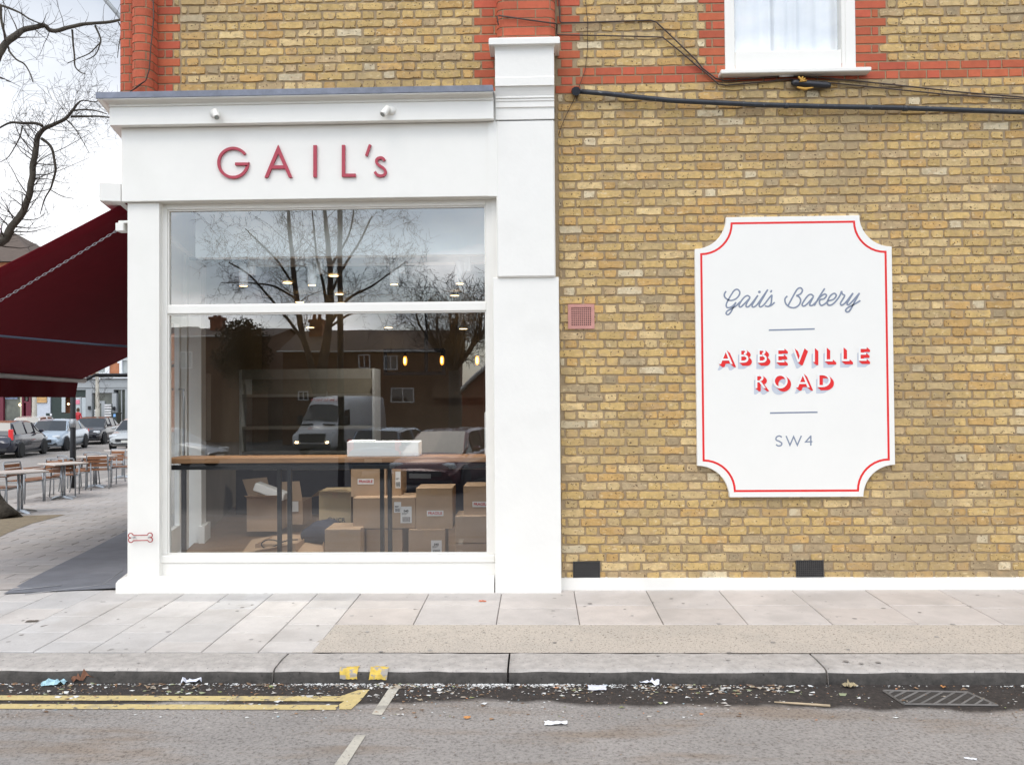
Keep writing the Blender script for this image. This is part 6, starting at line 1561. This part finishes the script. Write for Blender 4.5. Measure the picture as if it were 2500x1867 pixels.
def onep(name,m_,rects,proud,parent,th=.3):
    if name in ('window','entrance_door'):
        q=MB()
        for r_ in rects: zb_(q,*r_,proud=proud,th=th)
        return q.build(name,m_,parent)
    for r_ in rects: q=MB(); zb_(q,*r_,proud=proud,th=th); o=q.build(name,m_,parent)
    return o
q=MB(); a=P(123,1062,YF); b=P(420,760,YF); q.box(a.x,YF+.9,-1.0,b.x,YF+9,b.z+3); q.build('wall',MORB,gs)
onep('upper_brick',MORB,[(300,-200,640,720),(890,-200,1075,720)],0,gs,.9)
onep('upper_yellow_brick',MYSB,[(-199,-200,299,720)],0.01,gs,.9)
for r_ in ((640,-200,890,715),(1076,-200,1400,750)):
    f=onep('window',MWHT,[(r_[0],r_[1],r_[0]+45,r_[3]),(r_[2]-75,r_[1],r_[2],r_[3]),(r_[0]+45,r_[3]-40,r_[2]-75,r_[3]),(r_[0]+45,430,r_[2]-75,442)],.12,gs,1.0)
    onep('pane',mat('far_pane',(.35,.38,.38),.2,var=.25,vscale=1.5),[(r_[0]+45,r_[1],r_[2]-75,r_[3]-40)],-.05,f,.3)
onep('string_course',MWHT,[(891,452,1000,492),(1035,465,1075,500)],.08,gs,.2)
onep('ledge',mat('weathered_ledge',(.22,.21,.2),.9),[(-200,715,1400,752)],.45,gs,1.4)
onep('cornice',MWHT,[(-200,753,1400,795)],.35,gs,1.2)
onep('shop_fascia',MSG2,[(-200,796,1400,955)],.15,gs,1.0)
onep('shop_fascia_lower',MSG2,[(-200,955,-10,985),(215,955,560,990),(560,930,965,1045),(965,930,1400,985)],.08,gs,.9)
onep('shop_pier',MSG2,[(460,988,570,1600),(940,1046,1022,1600),(1180,985,1240,1600)],.12,gs,1.0)
onep('dark_entrance',MDKG,[(-200,986,455,1120),(-200,1120,-10,1600)],-.1,gs,.4)
onep('shop_glass',MSHOPG,[(570,1046,940,1600),(1022,985,1180,1600),(1240,985,1400,1600)],-.5,gs,.2)
onep('entrance_door',MSG2,[(625,1190,655,1520),(720,1190,780,1520),(655,1190,720,1240)],-.35,gs,.1)
onep('window_bar',MSG2,[(1095,985,1110,1600),(340,1120,365,1560)],.02,gs,.1)
onep('window_panel',mat('pale_panel',(.45,.5,.52),.5,var=.1),[(0,1125,65,1400),(221,1125,340,1560),(366,1125,455,1560)],-.02,gs,.1)
onep('poster',mat('pink_poster',(.65,.20,.28),.6,var=.4,vscale=2),[(245,1170,340,1250)],.03,gs,.04)
onep('wall_lantern',MBLK,[(520,1285,555,1350),(962,1295,1003,1360)],.3,gs,.2)
nr=thing('newspaper_rack','white newspaper rack full of papers outside the grey corner shop','rack',tuple(P(263,1030,YF-1)))
q=MB()
for i in range(6): zb_(q,790+0,1250+48*i,908,1250+48*i+34,proud=.0,th=.25,Y=YF-1)
q.build('papers',mat('newsprint',(.6,.6,.6),.8,var=.3,vscale=4),nr); q=MB(); zb_(q,785,1240,912,1600,proud=-.2,th=.1,Y=YF-1); q.build('rack_back',MDKG,nr)
nr=thing('newspaper_rack','short stack of papers beside the pale birch trunk','rack',tuple(P(233,1030,YF-1)))
q=MB()
for i in range(4): zb_(q,603,1350+45*i,655,1350+45*i+32,proud=.0,th=.25,Y=YF-1)
q.build('papers',bpy.data.materials['newsprint'],nr); q=MB(); zb_(q,600,1345,658,1600,proud=-.2,th=.1,Y=YF-1); q.build('rack_back',MDKG,nr)
bn=thing('litter_bin','dark street bin with a blue and white notice beside the corner shop','bin',tuple(P(279,1030,YF-2)))
q=MB(); zb_(q,922,1420,1010,1700,th=.7,Y=YF-2); zb_(q,915,1405,1017,1425,th=.8,proud=.05,Y=YF-2); q.build('bin_body',MDKG,bn); q=MB(); zb_(q,955,1430,995,1480,proud=.03,th=.02,Y=YF-2); q.build('notice',mat('blue_notice',(.2,.4,.75),.5,var=.2),bn)
hb=thing('hoarding','low dark green hoarding in front of the pale wall','hoarding',tuple(P(133,1030,YF-3)))
q=MB(); pb_(q,112,1008,172,1050,YF-3,.2); q.build('panel',MDKG,hb); q=MB(); c=P(124,1012,YF-3.05); q.box(c.x-.06,YF-3.05,c.z-.08,c.x+.06,YF-3,c.z+.08); q.build('notice',MPAPER,hb)
# pale wall building and maroon shop
pw=thing('pale_wall_building','pale blue-grey building with an orange hoarding sign, left of the corner shop','building',tuple(P(108,1060,YF)))
q=MB(); a=P(84.2,1062,YF); b=P(122.8,800,YF); q.box(a.x,YF,-1.2,b.x,YF+8,b.z); q.build('wall',mat('pale_blue_render',(.50,.54,.60),.7,var=.06),pw)
q=MB(); pb_(q,84,960,115,976,YF,.1,.1); pb_(q,84,976.1,115,983,YF,.1,.09); q.build('sign_board',mat('orange_sign',(.50,.30,.12),.6,var=.3,vscale=1.5),pw)
ms=thing('maroon_shop','maroon fronted shop with large windows behind the parked hatchback','building',tuple(P(30,1060,YF)))
YM=YF
q=MB(); a=P(-260,1060,YM); b=P(84,600,YM); q.box(a.x,YM,P(40,960,YM).z+.2,b.x,YM+9,P(40,640,YM).z); q.box(a.x,YM+1.5,-1,b.x,YM+9,P(40,960,YM).z+.2); q.build('wall',MORB,ms)
q=MB(); zr=P(40,640,YM).z; rx=P(12,565,YM+4).z; a2=P(-260,640,YM); xr_=P(60,600,YM+4).x
q.poly([(a2.x,YM-.4,zr),(b.x+.4,YM-.4,zr),(xr_-1.2,YM+4.5,rx),(a2.x,YM+4.5,rx)]); q.poly([(b.x+.4,YM-.4,zr),(b.x+.4,YM+9,zr),(xr_-1.2,YM+4.5,rx)]); q.poly([(a2.x,YM+9,zr),(a2.x,YM+4.5,rx),(xr_-1.2,YM+4.5,rx),(b.x+.4,YM+9,zr)]); q.build('roof',MTILE,ms)
def prt(name,m_,rects,proud,parent,Y,th=.3):
    for r_ in rects: q=MB(); pb_(q,*r_,Y,th,proud); o=q.build(name,m_,parent)
    return o
prt('shop_frame',MMAR,[(-260,925,84,959),(-60,959,-8,1060),(1,959,10,1060),(53,959,59,1060),(65,980,72,1060),(72,961,77.5,1060),(60,979,65,983),(-8,1008,1,1060)],.1,ms,YM,.6)
prt('shop_sign',mat('maroon_sign',(.11,.01,.05),.5),[(13,959,43,969)],.13,ms,YM,.1)
prt('shop_window',MSHOPG,[(10,959,53,1060),(-8,959,1,1008),(59,959,65,979)],-.2,ms,YM,.1)
prt('cream_door_frame',mat('cream_paint',(.6,.58,.42),.5),[(52.5,959,55,1030)],.14,ms,YM,.05)
prt('window_stickers',mat('bunting',(.25,.3,.45),.6,var=.8,vscale=3),[(13,970,43,974)],.0,ms,YM,.02)
wl_=MB(); c=P(49,988,YM-.1); wl_.lathe([(.001,-.12),(.12,0),(.001,.12)],tuple(c),8); wl_.build('window_lamp',MGLOW,ms)
wl_=MB(); c=P(167,986,YF-.4); wl_.lathe([(.001,-.09),(.09,0),(.001,.09)],tuple(c),8); wl_.build('window_lamp',MGLOW,gs)
# passer-by in a red jacket outside the corner shop
def person():
    a=P(190,1030,YF-2.5); g0_=gz(YF-2.5)-.02; base=Vector((a.x,YF-2.5,g0_))
    t=thing('person','person in a red jacket and dark trousers standing outside the grey corner shop','person',tuple(base))
    V=[(0,0,.95),(0,0,1.15),(0,0,1.38),(0,0,1.50),(0,-.01,1.60),(0,0,1.72),(-.10,0,.90),(-.11,.02,.50),(-.11,0,.07),(-.11,-.14,.03),(.10,0,.90),(.11,-.04,.50),(.12,.05,.07),(.12,-.1,.03),(-.19,0,1.38),(-.25,.02,1.12),(-.2,-.16,.98),(.19,0,1.38),(.26,0,1.12),(.22,-.15,.95)]
    Rr=[.15,.14,.15,.065,.095,.075,.10,.07,.045,.035,.10,.07,.045,.035,.07,.05,.035,.07,.05,.035]
    Ed=[(0,1),(1,2),(2,3),(3,4),(4,5),(0,6),(6,7),(7,8),(8,9),(0,10),(10,11),(11,12),(12,13),(2,14),(14,15),(15,16),(2,17),(17,18),(18,19)]
    me=bpy.data.meshes.new('person_body'); me.from_pydata(V,Ed,[]); o=bpy.data.objects.new('person_body',me); COL.objects.link(o); o.parent=t
    sk=o.modifiers.new('skin','SKIN'); sk.use_smooth_shade=True
    for i,v in enumerate(me.skin_vertices[0].data): v.radius=(Rr[i],Rr[i]*.85)
    me.skin_vertices[0].data[0].use_root=True
    o.modifiers.new('sub','SUBSURF').levels=1
    mt=bpy.data.materials.new('person_clothes'); mt.use_nodes=True; n=mt.node_tree.nodes; l=mt.node_tree.links; tc=n.new('ShaderNodeTexCoord'); s_=n.new('ShaderNodeSeparateXYZ'); r_=n.new('ShaderNodeValToRGB'); r_.color_ramp.interpolation='CONSTANT'
    mr=n.new('ShaderNodeMapRange'); mr.inputs[2].default_value=1.8; l.new(tc.outputs['Object'],s_.inputs[0]); l.new(s_.outputs[2],mr.inputs[0]); l.new(mr.outputs[0],r_.inputs[0]); l.new(r_.outputs[0],n['Principled BSDF'].inputs[0])
    e=r_.color_ramp.elements; e[0].color=(.02,.02,.02,1); e[1].position=.05; e[1].color=(.02,.025,.05,1)
    x=e.new(.50); x.color=(.45,.02,.03,1); x=e.new(.83); x.color=(.45,.26,.18,1)
    me.materials.append(mt)
    q=MB(); q.lathe([(.001,.19),(.09,.15),(.115,.05),(.105,-.06),(.08,-.10)],(0,.02,1.62),10); q.v=[(x+base.x,y+base.y,z+base.z) for x,y,z in q.v]; q.build('hair',mat('brown_hair',(.07,.04,.02),.8),t)
person()
# ------------------------------------------------------------------ litter and dirt
rl=random.Random(11)
cols=[(.62,.62,.60)]*6+[(.45,.42,.38)]*4+[(.30,.18,.10)]*4+[(.16,.10,.06)]*5+[(.5,.22,.10)]*1+[(.35,.45,.48)]*1+[(.25,.27,.12)]*1
lt=MB()
def bit(x,y,s_,col,z=None):
    z=roadz(x,y)+.003 if z is None else z; a=rl.uniform(0,6.28); n=rl.choice((3,4,5)); lt.col=col; k=len(lt.v); h=rl.uniform(0,s_*.5)
    for i in range(n):
        t=a+6.283*i/n; r_=s_*rl.uniform(.5,1); lt.v.append((x+math.cos(t)*r_*1.3,y+math.sin(t)*r_*.8,z+(h if i%2 else 0)))
    lt.v.append((x,y,z+h*.8+s_*.15))
    for i in range(n): lt.face((k+i,k+(i+1)%n,k+n))
for i in range(5200):
    x=rl.uniform(-4.2,4.3); u=rl.random()**2.6; y=-2.03-u*.55
    d=.35+.65*(noise.noise(Vector((x*1.1,2,0)))+.5)
    if x>1.2: d*=.45
    if rl.random()>d: continue
    near=u<.05
    c=rl.choice(cols if not near else [(.68,.68,.66)]*7+cols); bit(x,y,rl.uniform(.0025,.008) if rl.random()<.90 else rl.uniform(.009,.02),c)
# denser white crumbs against the kerb between the bay line and the third joint
for i in range(1500):
    x=rl.gauss(-.45,.6); y=-2.012-abs(rl.gauss(0,.028+.05*max(0,noise.noise(Vector((x*2.5,0,4))))))
    if noise.noise(Vector((x*5,3,0)))<-.12 and rl.random()<.8: continue
    bit(x,y,rl.uniform(.003,.008),(.72,.72,.70))
for i in range(900):
    x=rl.choice((rl.gauss(-3.2,.5),rl.gauss(-1.2,.7),rl.uniform(-4.1,4.2),rl.gauss(.3,.8))); u=abs(rl.gauss(0,.5)); y=-2.02-u*.22
    if noise.noise(Vector((x*3,y*5,1)))<-.02: continue
    bit(x,y,rl.uniform(.008,.024),rl.choice([(.20,.13,.08),(.14,.09,.06),(.30,.24,.16),(.10,.08,.06),(.45,.43,.40),(.60,.60,.58),(.25,.27,.16),(.35,.30,.24)]))
for i in range(2200):
    x=rl.uniform(-4,4.3); y=rl.uniform(-3.4,-2.5) if rl.random()<.4 else -2.55+rl.gauss(0,.12); bit(x,y,rl.uniform(.0018,.006),rl.choice([(.28,.2,.14),(.2,.14,.1),(.4,.35,.3),(.34,.28,.22),(.12,.1,.09)]))
for i in range(260):
    x=rl.uniform(-3.9,4.3); y=rl.uniform(-1.95,-.15); bit(x,y,rl.uniform(.002,.005),rl.choice([(.25,.2,.15),(.15,.12,.1),(.55,.5,.45)]),z=pz(y)+.001)
for i in range(70):
    x=rl.uniform(-4,4.3); y=rl.uniform(-1.9,-.2); s_=rl.uniform(.008,.02); z=pz(y)+.0022; lt.col=rl.choice([(.30,.28,.26),(.24,.22,.2),(.36,.34,.32)]); lt.poly([(x+s_*math.cos(a)*rl.uniform(.8,1.1),y+s_*math.sin(a)*.9,z) for a in [k_*.785 for k_ in range(8)]])
struct(lt.build('gutter_litter',mat('litter_bits',attr=True,rough=.8,var=0)),'crumbs, leaf bits and grit strewn along the gutter','stuff')
def sheet(name,lab,cat,px,py,w_,h,m_,rz=0,crumple=.02,n=7,zoff=0,G_=None):
    c=G(px,py,RZ) if py>1650 or G_ is None else G(px,py); q=MB(); q.smooth=False; sd=rl.random()*50
    for j in range(n+1):
        for i in range(n+1):
            u,v=i/n-.5,j/n-.5; ed=1+.25*noise.noise(Vector((u*3+sd,v*3,1))); x,y=u*w_*ed,v*h*ed; X=x*math.cos(rz)-y*math.sin(rz); Y=x*math.sin(rz)+y*math.cos(rz)
            z=abs(noise.noise(Vector((u*4+sd,v*4,sd))))*crumple*2+.004; q.v.append((c.x+X,c.y+Y,c.z+z+zoff+(pz(c.y) if py<1600 else 0)))
    for j in range(n):
        for i in range(n): a=j*(n+1)+i; q.face((a,a+1,a+n+2,a+n+1))
    return tag(q.build(name,m_),lab,cat,'pieces of litter by the kerb')
MPAP=mat('litter_paper',(.68,.69,.76),.8,var=.08,vscale=30); MBR=mat('dry_leaf',(.20,.09,.05),.8,var=.3,vscale=30); MGRL=mat('green_leaf',(.22,.28,.10),.6,var=.2,vscale=30); MBLU=mat('blue_wrapper',(.35,.55,.62),.4,var=.5,vscale=30); MPUR=mat('purple_wrapper',(.20,.10,.32),.4,var=.5,vscale=40); MTIS=mat('grey_tissue',(.30,.29,.27),.8,var=.2)
s_=2.458
sheet('paper_scrap','crumpled pale lilac paper scrap in the gutter above the yellow lines','paper scrap',1150/s_,1200+1140/s_,.13,.08,MPAP,.3,.03)
sheet('plastic_wrapper','blue and white crumpled wrapper in the gutter near the left edge','wrapper',330/s_,1200+1150/s_,.13,.09,MBLU,.2,.02)
sheet('plastic_wrapper','grey crumpled plastic against the kerb left of the lilac paper','wrapper',1035/s_,1200+1110/s_,.09,.06,MTIS,.6,.03)
sheet('dry_leaf','curled red-brown dry leaf leaning on the kerb near the left edge','leaf',500/s_,1200+1135/s_,.13,.06,MBR,.2,.05)
sheet('flattened_wrapper','flat grey-brown wrapper lying against the kerb right of the bay line','wrapper',800+860*.4069,1350+742*.4069,.27,.05,MTIS,.0,.015)
sheet('green_leaf','pale green leaf at the kerb joint in the middle','leaf',800+1205*.4069,1350+728*.4069,.08,.05,MGRL,.2,.02)
sheet('paper_square','flat pale lilac paper square lying in the gutter under the board','paper scrap',800+1617*.4069,1350+810*.4069,.11,.085,MPAP,-.05,.006)
sheet('paper_scrap','folded lilac-white paper triangle right of the paper square','paper scrap',800+1938*.4069,1350+775*.4069,.12,.09,MPAP,-.5,.025)
sheet('white_tissue','white flattened tissue lying out on the road surface','tissue',800+1370*.4069,1350+1023*.4069,.12,.045,MPAPER,.05,.008)
sheet('plastic_wrapper','purple and silver wrapper at the kerb below the right air brick','wrapper',1650+535*.38427,1350+815*.38427,.12,.04,MPUR,-.1,.01)
sheet('dry_leaf','crumpled beige leaf beside the gutter drain','leaf',1650+1105*.38427,1350+850*.38427,.07,.05,mat('beige_leaf',(.40,.33,.20),.8,var=.3,vscale=40),.3,.03)
sheet('orange_peel','small orange scrap lying on the paving in front of the shopfront','scrap',1178,1477,.055,.018,mat('orange_scrap',(.55,.13,.05),.7),.1,.008,G_=1)
sheet('cigarette_packet','small white paper scrap lying on the road at bottom right','paper scrap',2369,1853,.055,.02,MPAPER,-.3,.004)
sheet('paint_flake_pile','little heap of white and brown debris at the foot of the shopfront plinth','debris',504,1450,.10,.05,mat('debris',(.5,.45,.38),.8,var=.7,vscale=60),0,.02,G_=1)
sheet('road_stain_leaf','flattened dark leaf on the paving at the left','leaf',78,1522,.085,.05,mat('dark_leaf',(.12,.10,.08),.8),.2,.004,G_=1)
q=MB(); a=G(1650+625*.38427,1350+953*.38427,RZ); b=G(1650+980*.38427,1350+975*.38427,RZ); q.tube([a+Vector((0,0,.008)),a.lerp(b,.4)+Vector((0,-.012,.012)),b+Vector((0,0,.006))],[.0035,.006,.0075],6); tag(q.build('wooden_stick',mat('pale_stick',(.48,.38,.25),.7)),'long thin pale stick lying on the road left of the drain','stick')
for px,py,lab in ((800+165*.4069,1350+755*.4069,'orange-brown leaf scrap near the end of the yellow lines'),(800+835*.4069,1350+990*.4069,'small orange leaf scrap on the open road in the middle'),(1650+1703*.38427,1350+857*.38427,'bright orange scrap above the drain grating')):
    sheet('leaf_scrap',lab,'leaf',px,py,.04,.022,mat('orange_leaf',(.48,.22,.07),.7),rl.uniform(0,3),.01,n=3)
